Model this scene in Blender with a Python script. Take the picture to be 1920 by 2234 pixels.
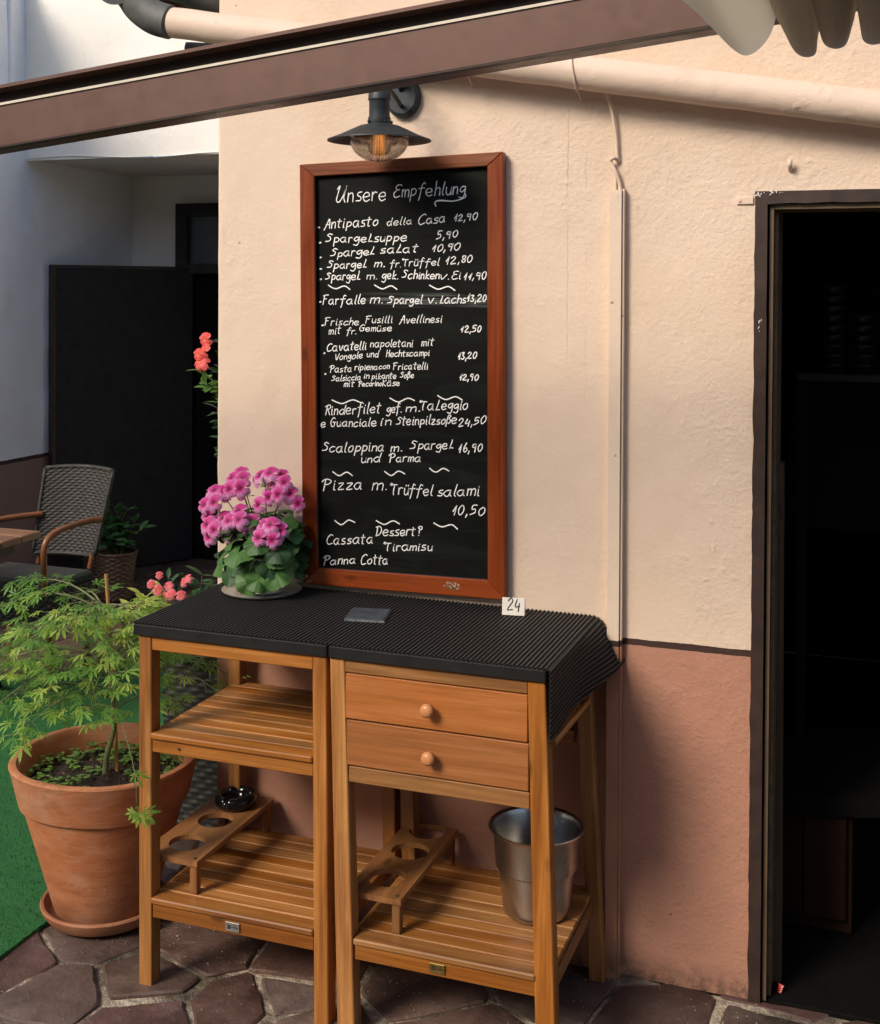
import bpy, bmesh, math, random
from mathutils import Vector, Matrix, noise
from math import sin, cos, pi, radians

for _o in list(bpy.data.objects):
    bpy.data.objects.remove(_o)
SC = bpy.context.scene
COL = SC.collection
rnd = random.Random(7)

# ------------------------------------------------------------------ camera
CAM_POS = Vector((1.742, -3.058, 1.685))
YAW, PITCH, ROLL = -0.356, -0.011, 0.005
fwd = Vector((sin(YAW)*cos(PITCH), cos(YAW)*cos(PITCH), sin(PITCH)))
rgt = Vector((cos(YAW), -sin(YAW), 0))
upv = rgt.cross(fwd)
r2 = cos(ROLL)*rgt + sin(ROLL)*upv
u2 = -sin(ROLL)*rgt + cos(ROLL)*upv
cam_d = bpy.data.cameras.new('camera')
cam = bpy.data.objects.new('camera', cam_d)
COL.objects.link(cam)
M = Matrix((r2, u2, -fwd)).transposed().to_4x4()
M.translation = CAM_POS
cam.matrix_world = M
cam_d.sensor_fit = 'HORIZONTAL'
cam_d.sensor_width = 36.0
cam_d.lens = 2747.3/1920*36
cam_d.shift_x = (960-921.9)/1920
cam_d.shift_y = -(1117-656.6)/1920
cam_d.clip_start = 0.02
cam_d.clip_end = 200
SC.camera = cam

# ------------------------------------------------------------------ light
SUN_DIR = Vector((-0.56, -1.0, 0.84)).normalized()      # towards the sun
world = bpy.data.worlds.new('World')
SC.world = world
world.use_nodes = True
wn = world.node_tree
wn.nodes.clear()
wo = wn.nodes.new('ShaderNodeOutputWorld')
wb = wn.nodes.new('ShaderNodeBackground')
ws = wn.nodes.new('ShaderNodeTexSky')
ws.sky_type = 'NISHITA'
ws.sun_disc = False
ws.sun_elevation = math.asin(SUN_DIR.z)
ws.sun_rotation = math.atan2(SUN_DIR.x, SUN_DIR.y)
ws.air_density = 1.0
ws.dust_density = 2.5
wb.inputs['Strength'].default_value = 0.13
wn.links.new(ws.outputs[0], wb.inputs[0])
wn.links.new(wb.outputs[0], wo.inputs[0])
sun_d = bpy.data.lights.new('sun', 'SUN')
sun_d.energy = 2.5
sun_d.angle = radians(19)
sun_d.color = (1.0, 0.87, 0.72)
sun = bpy.data.objects.new('sun', sun_d)
COL.objects.link(sun)
sun.rotation_euler = SUN_DIR.to_track_quat('Z', 'Y').to_euler()
sun.location = (-2, -4, 5)
SC.view_settings.view_transform = 'Standard'
SC.view_settings.look = 'None'
SC.view_settings.exposure = 0.27
SC.view_settings.gamma = 1
SC.view_settings.use_curve_mapping = False
SC.render.engine = 'CYCLES'
SC.cycles.max_bounces = 8
SC.cycles.transparent_max_bounces = 12

# ------------------------------------------------------------------ materials
class NT:
    def __init__(s, name):
        s.m = bpy.data.materials.new(name)
        s.m.use_nodes = True
        s.t = s.m.node_tree
        s.t.nodes.clear()
        s.out = s.t.nodes.new('ShaderNodeOutputMaterial')
        s.b = s.t.nodes.new('ShaderNodeBsdfPrincipled')
        s.t.links.new(s.b.outputs[0], s.out.inputs[0])
    def n(s, typ, **kw):
        x = s.t.nodes.new('ShaderNode'+typ)
        for k, v in kw.items():
            if hasattr(x, k): setattr(x, k, v)
            else: s.put(x.inputs[k], v)
        return x
    def put(s, sock, v):
        if isinstance(v, bpy.types.NodeSocket): s.t.links.new(v, sock)
        elif isinstance(v, (tuple, list)) and len(v) == 3 and sock.type == 'RGBA': sock.default_value = (*v, 1)
        else: sock.default_value = v
    def p(s, **kw):
        for k, v in kw.items(): s.put(s.b.inputs[k.replace('_', ' ')], v)
        return s
    def pos(s): return s.n('NewGeometry').outputs['Position']
    def objc(s): return s.n('TexCoord').outputs['Object']
    def rand(s): return s.n('ObjectInfo').outputs['Random']
    def scale(s, v, sc, loc=(0, 0, 0)):
        x = s.n('Mapping'); s.put(x.inputs[0], v); s.put(x.inputs['Scale'], sc); s.put(x.inputs['Location'], loc)
        return x.outputs[0]
    def noise(s, v, sc, det=4, rough=0.55, dist=0.0):
        x = s.n('TexNoise'); s.put(x.inputs['Vector'], v); x.inputs['Scale'].default_value = sc
        x.inputs['Detail'].default_value = det; x.inputs['Roughness'].default_value = rough; x.inputs['Distortion'].default_value = dist
        return x.outputs['Fac']
    def ramp(s, f, *st):
        x = s.n('ValToRGB'); s.put(x.inputs[0], f)
        e = x.color_ramp.elements
        while len(e) < len(st): e.new(0.5)
        for k, (p, c) in zip(e, st):
            k.position = p; k.color = (*c, 1) if len(c) == 3 else c
        return x.outputs[0]
    def g(s, f, a, b, lo=0.0, hi=1.0):
        x = s.n('MapRange'); s.put(x.inputs[0], f)
        for i, v in zip((1, 2, 3, 4), (a, b, lo, hi)): s.put(x.inputs[i], v)
        return x.outputs[0]
    def math(s, op, a, b=0.0, c=0.0):
        x = s.n('Math', operation=op); s.put(x.inputs[0], a); s.put(x.inputs[1], b); s.put(x.inputs[2], c)
        return x.outputs[0]
    def mix(s, f, a, b, mode='MIX'):
        x = s.n('Mix', data_type='RGBA', blend_type=mode)
        s.put(x.inputs[0], f); s.put(x.inputs[6], a); s.put(x.inputs[7], b)
        return x.outputs[2]
    def bump(s, h, st, dist=0.01, nrm=None):
        x = s.n('Bump'); s.put(x.inputs['Height'], h); x.inputs['Strength'].default_value = st; x.inputs['Distance'].default_value = dist
        if nrm is not None: s.put(x.inputs['Normal'], nrm)
        return x.outputs[0]
    def sep(s, v):
        x = s.n('SeparateXYZ'); s.put(x.inputs[0], v); return x.outputs

def plain(name, col, rough=0.6, metal=0.0, var=0.12, sc=30, bump=0.15, bd=0.002, spec=0.5):
    a = NT(name); o = a.objc()
    f = a.noise(o, sc, 5)
    c = a.mix(a.g(f, 0.3, 0.7), tuple(v*(1-var) for v in col), tuple(min(1, v*(1+var)) for v in col))
    a.p(Base_Color=c, Metallic=metal, Roughness=a.g(a.noise(o, sc*0.6, 4), 0.3, 0.7, rough*0.85, min(1, rough*1.15)))
    a.b.inputs['Specular IOR Level'].default_value = spec
    if bump: a.p(Normal=a.bump(f, bump, bd))
    return a.m

def wood(name, axis, c0, c1, c2, rough=0.42, worn=0.35):
    a = NT(name)
    o = a.objc(); r = a.rand()
    sc = [28, 28, 28]; sc[axis] = 1.6
    off = a.n('CombineXYZ'); 
    for i in range(3): a.put(off.inputs[i], a.math('MULTIPLY', r, 37.0+11*i))
    v = a.n('VectorMath', operation='ADD'); a.put(v.inputs[0], o); a.put(v.inputs[1], off.outputs[0])
    sv = a.scale(v.outputs[0], tuple(sc))
    g1 = a.noise(sv, 1.3, 6, 0.62, 0.6)
    sc2 = [190, 190, 190]; sc2[axis] = 5
    g2 = a.noise(a.scale(v.outputs[0], tuple(sc2)), 1.0, 3)
    big = a.noise(v.outputs[0], 5.0, 3)
    base = a.ramp(g1, (0.25, c0), (0.5, c1), (0.75, c2))
    base = a.mix(a.g(g2, 0.35, 0.75, 0.0, 0.4), base, tuple(x*0.55 for x in c0))
    tint = a.n('HueSaturation', Hue=a.g(r, 0, 1, 0.490, 0.500), Saturation=a.g(r, 0, 1, 1.08, 0.95), Value=a.g(a.math('FRACT', a.math('MULTIPLY', r, 7.3)), 0, 1, 0.74, 1.12)); a.put(tint.inputs['Color'], base)
    col = a.mix(a.g(big, 0.5, 0.8, 0, worn), tint.outputs[0], tuple(x*0.5 for x in c1))
    # knots
    vo = a.n('TexVoronoi', feature='F1'); sk = [9, 9, 9]; sk[axis] = 3.5
    a.put(vo.inputs['Vector'], a.scale(v.outputs[0], tuple(sk))); vo.inputs['Scale'].default_value = 1.0
    kn = a.g(vo.outputs['Distance'], 0.04, 0.10, 0.7, 0)
    col = a.mix(kn, col, tuple(x*0.3 for x in c0))
    a.p(Base_Color=col, Roughness=a.g(g1, 0.2, 0.8, rough-0.08, rough+0.14), Normal=a.bump(a.math('ADD', g2, a.math('MULTIPLY', g1, 0.6)), 0.22, 0.0015))
    return a.m
HON = ((0.17, 0.060, 0.014), (0.41, 0.178, 0.042), (0.58, 0.29, 0.085))
wood_x = wood('honey_wood_x', 0, *HON)
wood_y = wood('honey_wood_y', 1, *HON)
wood_z = wood('honey_wood_z', 2, *HON)
RED = ((0.33, 0.14, 0.045), (0.49, 0.205, 0.065), (0.58, 0.27, 0.10))
drawer_wood = wood('drawer_wood', 0, *RED, rough=0.36)
RACK = ((0.17, 0.07, 0.022), (0.29, 0.13, 0.042), (0.39, 0.19, 0.068))
rack_wood_y = wood('rack_wood_y', 1, *RACK)
rack_wood_z = wood('rack_wood_z', 2, *RACK)
FR = ((0.15, 0.036, 0.010), (0.27, 0.070, 0.018), (0.36, 0.105, 0.03))
frame_x = wood('mahogany_x', 0, *FR, rough=0.33, worn=0.12)
frame_z = wood('mahogany_z', 2, *FR, rough=0.33, worn=0.12)
knob_wood = plain('knob_wood', (0.58, 0.25, 0.10), 0.3, bump=0.0)
cane_mat = plain('varnished_cane', (0.20, 0.075, 0.03), 0.3, var=0.35, sc=18)
table_wood = wood('terrace_wood', 0, (0.16, 0.08, 0.04), (0.26, 0.14, 0.07), (0.34, 0.2, 0.11))

def plaster(name, zones=True, base=(0.77, 0.615, 0.49), low=(0.47, 0.24, 0.165), z0=0.812, z1=0.828, crack=False, rough=0.88, fine=1.0):
    a = NT(name); P = a.pos()
    s = a.sep(P); x, y, z = s[0], s[1], s[2]
    n_big = a.noise(P, 1.6, 5, 0.6); n_mid = a.noise(P, 9, 6, 0.6); n_f = a.noise(P, 85, 5, 0.6); n_p = a.noise(P, 230, 3, 0.5)
    col = a.mix(a.g(n_big, 0.35, 0.68), tuple(v*0.93 for v in base), tuple(min(1, v*1.03) for v in base))
    col = a.mix(a.g(n_mid, 0.55, 0.8, 0, 0.35), col, (base[0]*0.86, base[1]*0.80, base[2]*0.74))
    ye = a.math('MULTIPLY', a.g(a.math('ADD', a.noise(a.scale(P, (1, 1, 0.6)), 1.9, 5, 0.65), a.g(x, 0.9, 1.5, -0.06, 0.08)), 0.45, 0.66), 0.55 if crack else 0.15)
    col = a.mix(ye, col, (base[0]*0.90, base[1]*0.86, base[2]*0.76))
    sc_ = a.math('MULTIPLY', a.g(a.noise(a.scale(P, (3.0, 1, 0.8)), 6, 6, 0.7), 0.60, 0.74), 0.25)
    col = a.mix(sc_, col, (base[0]*0.70, base[1]*0.62, base[2]*0.55))
    # small dark specks where paint has chipped
    vo = a.n('TexVoronoi', feature='F1', Scale=16.0); a.put(vo.inputs['Vector'], P)
    spk = a.math('MULTIPLY', a.g(vo.outputs['Distance'], 0.035, 0.07, 1, 0), a.g(a.noise(P, 5, 2), 0.55, 0.6))
    if zones:
        zz = a.math('ADD', z, a.math('MULTIPLY', a.math('SUBTRACT', a.noise(P, 22, 3), 0.5), 0.006))
        lowc = a.mix(a.g(n_big, 0.3, 0.7), tuple(v*0.88 for v in low), tuple(v*1.08 for v in low))
        lowc = a.mix(a.g(n_mid, 0.5, 0.8, 0, 0.4), lowc, tuple(v*0.78 for v in low))
        # splash-back dirt just over the ground
        dirt = a.math('MULTIPLY', a.g(z, 0.0, 0.07, 1, 0), a.g(a.noise(P, 26, 5, 0.7), 0.38, 0.62))
        lowc = a.mix(a.math('MULTIPLY', dirt, 0.85), lowc, (0.05, 0.04, 0.032))
        col = a.mix(a.math('LESS_THAN', zz, z1), col, (0.055, 0.032, 0.026))
        col = a.mix(a.math('LESS_THAN', zz, z0), col, lowc)
    col = a.mix(a.math('MULTIPLY', spk, 0.6), col, (0.12, 0.08, 0.06))
    h = a.math('ADD', a.math('MULTIPLY', n_f, 0.9*fine), a.math('MULTIPLY', n_p, 0.12))
    # raised blisters and trowel ridges, patchy: rougher towards the door
    bl = a.n('TexVoronoi', feature='SMOOTH_F1', Scale=34.0); a.put(bl.inputs['Vector'], a.mix(0.08, P, n_mid))
    rp = a.g(a.noise(P, 2.7, 4, 0.6), 0.42, 0.62)
    h = a.math('ADD', h, a.math('MULTIPLY', a.math('MULTIPLY', a.g(bl.outputs['Distance'], 0.0, 0.35, 1, 0), rp), 0.5))
    h = a.math('ADD', h, a.math('MULTIPLY', a.noise(P, 24, 5, 0.6, 0.3), 0.8))
    if crack:
        wob = a.math('MULTIPLY', a.math('SUBTRACT', a.noise(a.scale(P, (0.0, 0.0, 1.0)), 11, 5, 0.7), 0.5), 0.02)
        dx = a.math('ABSOLUTE', a.math('SUBTRACT', a.math('ADD', x, wob), 0.989))
        cm = a.math('MULTIPLY', a.g(dx, 0.0003, 0.0016, 1, 0), a.math('MULTIPLY', a.g(z, 1.45, 1.6), a.g(z, 2.12, 2.18, 1, 0)))
        cm = a.math('MULTIPLY', cm, a.g(a.noise(P, 5, 2), 0.36, 0.5))
        wob2 = a.math('MULTIPLY', a.math('SUBTRACT', a.noise(a.scale(P, (0.0, 0.0, 1.0), (0, 0, 9)), 16, 4, 0.7), 0.5), 0.03)
        dx2 = a.math('ABSOLUTE', a.math('SUBTRACT', a.math('ADD', x, wob2), 1.035))
        cm2 = a.math('MULTIPLY', a.g(dx2, 0.0005, 0.002, 1, 0), a.math('MULTIPLY', a.g(z, 1.1, 1.9), a.g(a.noise(P, 8, 3), 0.56, 0.62)))
        cm = a.math('MAXIMUM', cm, a.math('MULTIPLY', cm2, 0.7))
        col = a.mix(a.math('MULTIPLY', cm, 0.3), col, (0.30, 0.20, 0.14))
        h = a.math('SUBTRACT', h, a.math('MULTIPLY', cm, 0.25))
    h = a.math('SUBTRACT', h, a.math('MULTIPLY', spk, 0.5))
    a.p(Base_Color=col, Roughness=rough, Normal=a.bump(a.math('MULTIPLY', h, a.g(a.math('ADD', a.noise(P, 1.3, 4, 0.6), a.g(x, 0.9, 1.45, -0.08, 0.12)), 0.38, 0.60, 0.32, 1.0)), 0.7, 0.0048))
    a.b.inputs['Specular IOR Level'].default_value = 0.3
    return a.m
m_wall = plaster('beige_salmon_plaster', crack=True)
m_wall_left = plaster('white_pink_plaster', base=(0.86, 0.90, 0.97), low=(0.30, 0.19, 0.16), z0=0.712, z1=0.734, fine=0.6)
m_white = plaster('white_plaster', zones=False, base=(0.88, 0.86, 0.81), fine=0.5)
m_pipe = plaster('painted_pipe', zones=False, base=(0.76, 0.60, 0.485), rough=0.55, fine=0.1)
m_duct = plaster('painted_trunking', base=(0.78, 0.63, 0.50), low=(0.50, 0.25, 0.15), z0=0.811, z1=0.826, rough=0.5, fine=0.12)
m_soffit = plaster('grey_soffit', zones=False, base=(0.72, 0.70, 0.66))
m_black = plain('black_slab', (0.011, 0.011, 0.011), 0.45, bump=0.1)
m_blackdoor = plain('black_door_paint', (0.017, 0.015, 0.016), 0.8, bump=0.1)
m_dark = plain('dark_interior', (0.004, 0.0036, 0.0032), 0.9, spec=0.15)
m_zinc = plain('zinc', (0.74, 0.74, 0.70), 0.42, 0.75, sc=14)
m_steel = plain('brushed_steel', (0.46, 0.44, 0.41), 0.3, 1.0, var=0.18, sc=9, bump=0.05)
m_wire = plain('brass_wire', (0.55, 0.47, 0.3), 0.35, 1.0)
m_lead = plain('dark_pipe', (0.10, 0.105, 0.10), 0.6, 0.2, var=0.5, sc=12, bump=0.3)
m_lamp = plain('anthracite_metal', (0.032, 0.040, 0.046), 0.5, 0.3, var=0.25, sc=60)
m_casing = plain('dark_brown_casing', (0.038, 0.021, 0.016), 0.5, var=0.3, sc=25, bump=0.3)
m_jamb = wood('old_jamb', 2, (0.08, 0.05, 0.028), (0.15, 0.10, 0.055), (0.22, 0.155, 0.085), rough=0.6)
m_jamb_x = wood('old_header', 0, (0.12, 0.08, 0.04), (0.24, 0.17, 0.09), (0.34, 0.25, 0.14), rough=0.6)
m_awn = plain('brown_aluminium', (0.135, 0.072, 0.056), 0.42, 0.25, var=0.06, sc=50, bump=0.05)
m_awn_shade = plain('brown_aluminium_shaded', (0.045, 0.028, 0.024), 0.5, 0.2, bump=0)  # darker copy of the rail metal: recess and underside shade put into colour
m_awn_strip = plain('cream_seal', (0.52, 0.47, 0.37), 0.5, bump=0)
m_paper = plain('white_card', (0.80, 0.77, 0.70), 0.6, var=0.03, bump=0.02)
m_ink = plain('black_marker', (0.012, 0.012, 0.013), 0.6, bump=0)
m_chalk = plain('chalk_marker', (0.93, 0.93, 0.92), 0.9, var=0.05, bump=0)
m_ash = plain('black_glass_ashtray', (0.006, 0.007, 0.009), 0.06, bump=0)
m_slate = plain('slate', (0.045, 0.06, 0.075), 0.55, var=0.5, sc=35, bump=0.6)
m_slate_edge = plain('slate_edge', (0.16, 0.18, 0.19), 0.6, var=0.5, sc=80, bump=0.6)
m_stem = plain('green_stem', (0.11, 0.17, 0.045), 0.5, bump=0)
m_bark = plain('maple_bark', (0.15, 0.17, 0.07), 0.6, var=0.3, sc=60, bump=0.3)
m_bamboo = plain('bamboo', (0.42, 0.22, 0.075), 0.45, var=0.2, sc=25)
m_brass = plain('brass_plate', (0.42, 0.31, 0.10), 0.4, 1.0, var=0.3)
m_nickel = plain('nickel_plate', (0.42, 0.42, 0.40), 0.4, 0.8, var=0.3)
m_etch = plain('etched_mark', (0.05, 0.045, 0.03), 0.6, bump=0)
m_wicker = plain('dark_wicker', (0.020, 0.0185, 0.017), 0.6, var=0.5, sc=70, bump=0.2)
m_wickerb = plain('brown_wicker', (0.12, 0.075, 0.045), 0.5, var=0.5, sc=60, bump=0.3)
m_cushion = plain('dark_cushion', (0.032, 0.033, 0.032), 0.9, sc=200, bump=0.4)
m_dull = plain('dull_brown_cabinet', (0.03, 0.014, 0.007), 0.8, spec=0.1)
m_iron = plain('rusty_iron', (0.10, 0.06, 0.04), 0.7, 0.3, var=0.4, sc=80)

a = NT('soil'); o = a.pos(); f = a.noise(o, 70, 6, 0.7)
a.p(Base_Color=a.ramp(f, (0.3, (0.012, 0.008, 0.006)), (0.55, (0.035, 0.022, 0.014)), (0.75, (0.11, 0.07, 0.045))), Roughness=0.95, Normal=a.bump(f, 1.0, 0.012)); m_soil = a.m

a = NT('terracotta'); o = a.objc(); z = a.sep(o)[2]
f = a.noise(a.scale(o, (1, 1, 3.0)), 8, 6, 0.62); f2 = a.noise(a.scale(o, (1, 1, 12)), 22, 5, 0.6)
c = a.ramp(f, (0.25, (0.31, 0.095, 0.035)), (0.5, (0.45, 0.155, 0.06)), (0.78, (0.54, 0.24, 0.12)))
lime = a.math('MULTIPLY', a.g(a.noise(o, 5.5, 5, 0.7), 0.5, 0.75), 0.55)
c = a.mix(lime, c, (0.55, 0.36, 0.25))
damp = a.math('MULTIPLY', a.g(a.math('ADD', z, a.math('MULTIPLY', a.noise(o, 9, 4), 0.14)), 0.05, 0.17, 1, 0), 0.65)
c = a.mix(damp, c, (0.10, 0.062, 0.034))
c = a.mix(a.g(a.noise(a.scale(o, (1, 1, 2.2)), 15, 5, 0.65), 0.56, 0.72, 0, 0.4), c, (0.16, 0.065, 0.03))
c = a.mix(a.g(f2, 0.5, 0.75, 0, 0.3), c, (0.22, 0.075, 0.032))
a.p(Base_Color=c, Roughness=0.72, Normal=a.bump(a.math('ADD', f2, a.noise(o, 120, 3)), 0.25, 0.003)); m_terra = a.m

a = NT('flagstone'); P = a.pos(); r = a.rand()
f = a.noise(P, 5, 7, 0.62, 0.4); f2 = a.noise(P, 34, 6, 0.65)
c = a.ramp(f, (0.28, (0.060, 0.036, 0.031)), (0.5, (0.108, 0.066, 0.056)), (0.74, (0.18, 0.120, 0.100)))
hs = a.n('HueSaturation', Hue=a.g(r, 0, 1, 0.485, 0.525), Saturation=a.g(a.math('FRACT', a.math('MULTIPLY', r, 5.7)), 0, 1, 0.8, 1.25), Value=a.g(a.math('FRACT', a.math('MULTIPLY', r, 9.1)), 0, 1, 0.72, 1.25)); a.put(hs.inputs['Color'], c)
c = a.mix(a.g(f2, 0.52, 0.75, 0, 0.35), hs.outputs[0], (0.20, 0.165, 0.145))
a.p(Base_Color=c, Roughness=a.g(f, 0.3, 0.7, 0.45, 0.7), Normal=a.bump(a.math('ADD', f2, a.math('MULTIPLY', a.noise(P, 11, 6, 0.6), 1.4)), 0.5, 0.008)); m_stone = a.m

a = NT('mortar'); P = a.pos(); f = a.noise(P, 4, 5, 0.6); f2 = a.noise(P, 60, 5)
c = a.ramp(f, (0.34, (0.045, 0.035, 0.026)), (0.44, (0.18, 0.145, 0.105)), (0.54, (0.50, 0.43, 0.33)))
c = a.mix(a.g(f2, 0.45, 0.7, 0, 0.5), c, (0.05, 0.045, 0.03))
a.p(Base_Color=c, Roughness=0.95, Normal=a.bump(a.math('ADD', f2, a.noise(P, 18, 5, 0.65)), 1.0, 0.012)); m_mortar = a.m

a = NT('artificial_turf'); P = a.pos(); f = a.noise(P, 260, 3); f2 = a.noise(P, 5, 4)
c = a.mix(a.g(f, 0.3, 0.7), (0.008, 0.075, 0.014), (0.03, 0.23, 0.05))
c = a.mix(a.g(f2, 0.4, 0.7, 0, 0.35), c, (0.004, 0.055, 0.016))
a.p(Base_Color=c, Roughness=0.8, Normal=a.bump(f, 1.0, 0.006)); m_turf = a.m

a = NT('chalkboard_panel'); P = a.pos()
s1 = a.noise(a.scale(P, (1.2, 1, 6)), 3, 6, 0.65, 0.8); s2 = a.noise(a.scale(P, (1.6, 1, 40)), 3.5, 4, 0.6, 0.5)
z = a.sep(P)[2]; x = a.sep(P)[0]
sm = a.math('MULTIPLY', a.g(s1, 0.48, 0.72), 0.6)
st = a.math('MULTIPLY', a.g(s2, 0.45, 0.62), a.g(a.math('ABSOLUTE', a.math('SUBTRACT', z, 1.652)), 0.004, 0.022, 1, 0))
c = a.mix(sm, (0.0025, 0.0033, 0.0028), (0.016, 0.020, 0.0165))
c = a.mix(a.math('MULTIPLY', st, a.math('MULTIPLY', a.g(x, 0.42, 0.5), 0.8)), c, (0.16, 0.18, 0.17))
a.p(Base_Color=c, Roughness=a.g(s1, 0.3, 0.7, 0.55, 0.75)); a.b.inputs['Specular IOR Level'].default_value = 0.15; m_board = a.m

def matmat(name, c0, c1, rough):
    a = NT(name); P = a.pos(); f = a.noise(P, 300, 2)
    wv = a.n('TexWave', wave_type='BANDS', bands_direction='Y', Scale=62.0); a.put(wv.inputs['Vector'], P)
    a.p(Base_Color=a.mix(a.g(f, 0.35, 0.7), c0, c1), Roughness=rough, Normal=a.bump(wv.outputs['Fac'], 0.8, 0.0025)); return a.m
m_mat = matmat('mat_cord', (0.022, 0.022, 0.020), (0.075, 0.073, 0.066), 0.45)
m_mat_gap = matmat('mat_gap', (0.003, 0.003, 0.003), (0.007, 0.007, 0.007), 0.8)
m_sky_block = plain('sky_block_render', (0.22, 0.18, 0.14), 0.9)
m_ground = plain('far_ground', (0.085, 0.07, 0.06), 0.9)

a = NT('awning_fabric'); o = a.pos(); f = a.noise(o, 3, 4)
c = a.mix(f, (0.74, 0.69, 0.59), (0.82, 0.77, 0.67))
tr = a.n('BsdfTranslucent'); a.put(tr.inputs[0], c)
mx = a.n('MixShader'); mx.inputs[0].default_value = 0.5
a.p(Base_Color=c, Roughness=0.75, Normal=a.bump(a.noise(o, 900, 2), 0.15, 0.001)); a.t.links.new(a.b.outputs[0], mx.inputs[1]); a.t.links.new(tr.outputs[0], mx.inputs[2]); a.t.links.new(mx.outputs[0], a.out.inputs[0]); m_fabric = a.m

def leafmat(name, c0, c1, c2, trans=0.4, rough=0.45, vein=None):
    a = NT(name); r = a.rand(); P = a.pos(); o = a.objc()
    c = a.ramp(a.math('ADD', a.math('MULTIPLY', a.noise(P, 38, 4), 0.5), a.math('MULTIPLY', r, 0.5)), (0.3, c0), (0.5, c1), (0.72, c2))
    if vein:
        s = a.sep(o); ang = a.math('ARCTAN2', s[1], s[0])
        vv = a.math('ABSOLUTE', a.math('SINE', a.math('MULTIPLY', ang, 3.5)))
        c = a.mix(a.g(vv, 0.0, 0.2, vein, 0), c, tuple(min(1, x*1.8) for x in c2))
    tr = a.n('BsdfTranslucent'); a.put(tr.inputs[0], a.mix(0.5, c, tuple(min(1, x*1.5) for x in c2)))
    mx = a.n('MixShader'); mx.inputs[0].default_value = trans
    a.p(Base_Color=c, Roughness=rough)
    a.t.links.new(a.b.outputs[0], mx.inputs[1]); a.t.links.new(tr.outputs[0], mx.inputs[2]); a.t.links.new(mx.outputs[0], a.out.inputs[0])
    return a.m
m_maple = leafmat('maple_leaf', (0.09, 0.22, 0.035), (0.19, 0.39, 0.06), (0.42, 0.53, 0.10))
m_ger = leafmat('geranium_leaf', (0.018, 0.06, 0.016), (0.035, 0.11, 0.025), (0.08, 0.19, 0.04), 0.15, 0.55, 0.10)
m_sprout = leafmat('seedling_leaf', (0.07, 0.18, 0.03), (0.13, 0.28, 0.06), (0.22, 0.38, 0.09))
m_vari = leafmat('variegated_leaf', (0.40, 0.48, 0.08), (0.62, 0.60, 0.15), (0.90, 0.80, 0.40), 0.3)
m_shrub = leafmat('shrub_leaf', (0.018, 0.06, 0.018), (0.03, 0.10, 0.03), (0.06, 0.16, 0.05), 0.25)

def petal(name, inner, mid, outer, r0=0.002, r1=0.0165):
    a = NT(name); o = a.objc()
    L = a.n('VectorMath', operation='LENGTH'); a.put(L.inputs[0], o)
    s = a.sep(o)
    d = a.math('SUBTRACT', L.outputs['Value'], a.math('MULTIPLY', s[1], 0.42))
    d = a.math('ADD', d, a.math('MULTIPLY', a.math('SUBTRACT', a.noise(o, 160, 3), 0.5), 0.005))
    c = a.ramp(a.g(d, r0, r1), (0.0, inner), (0.38, mid), (1.0, outer))
    tr = a.n('BsdfTranslucent'); a.put(tr.inputs[0], c)
    mx = a.n('MixShader'); mx.inputs[0].default_value = 0.35
    a.p(Base_Color=c, Roughness=0.55)
    a.t.links.new(a.b.outputs[0], mx.inputs[1]); a.t.links.new(tr.outputs[0], mx.inputs[2]); a.t.links.new(mx.outputs[0], a.out.inputs[0])
    return a.m
m_petal = petal('geranium_petal', (0.20, 0.004, 0.05), (0.82, 0.05, 0.36), (0.90, 0.42, 0.76))
m_coral = petal('coral_petal', (0.75, 0.25, 0.12), (0.86, 0.10, 0.16), (0.90, 0.30, 0.36))
m_orange = petal('orange_petal', (0.85, 0.30, 0.15), (0.85, 0.08, 0.08), (0.9, 0.18, 0.17))

a = NT('clear_glass'); a.t.nodes.remove(a.b); gb = a.n('BsdfGlass'); gb.inputs['IOR'].default_value = 1.45; gb.inputs['Roughness'].default_value = 0.0; gb.inputs['Color'].default_value = (0.97, 0.95, 0.93, 1)
tb = a.n('BsdfTransparent'); tb.inputs[0].default_value = (0.93, 0.90, 0.87, 1); mx = a.n('MixShader'); mx.inputs[0].default_value = 0.42
a.t.links.new(tb.outputs[0], mx.inputs[1]); a.t.links.new(gb.outputs[0], mx.inputs[2]); a.t.links.new(mx.outputs[0], a.out.inputs[0]); m_glass = a.m
a = NT('filament'); a.p(Base_Color=(0.6, 0.25, 0.05), Emission_Color=(1.0, 0.42, 0.10), Emission_Strength=0.9, Roughness=0.5); m_fil = a.m

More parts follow.
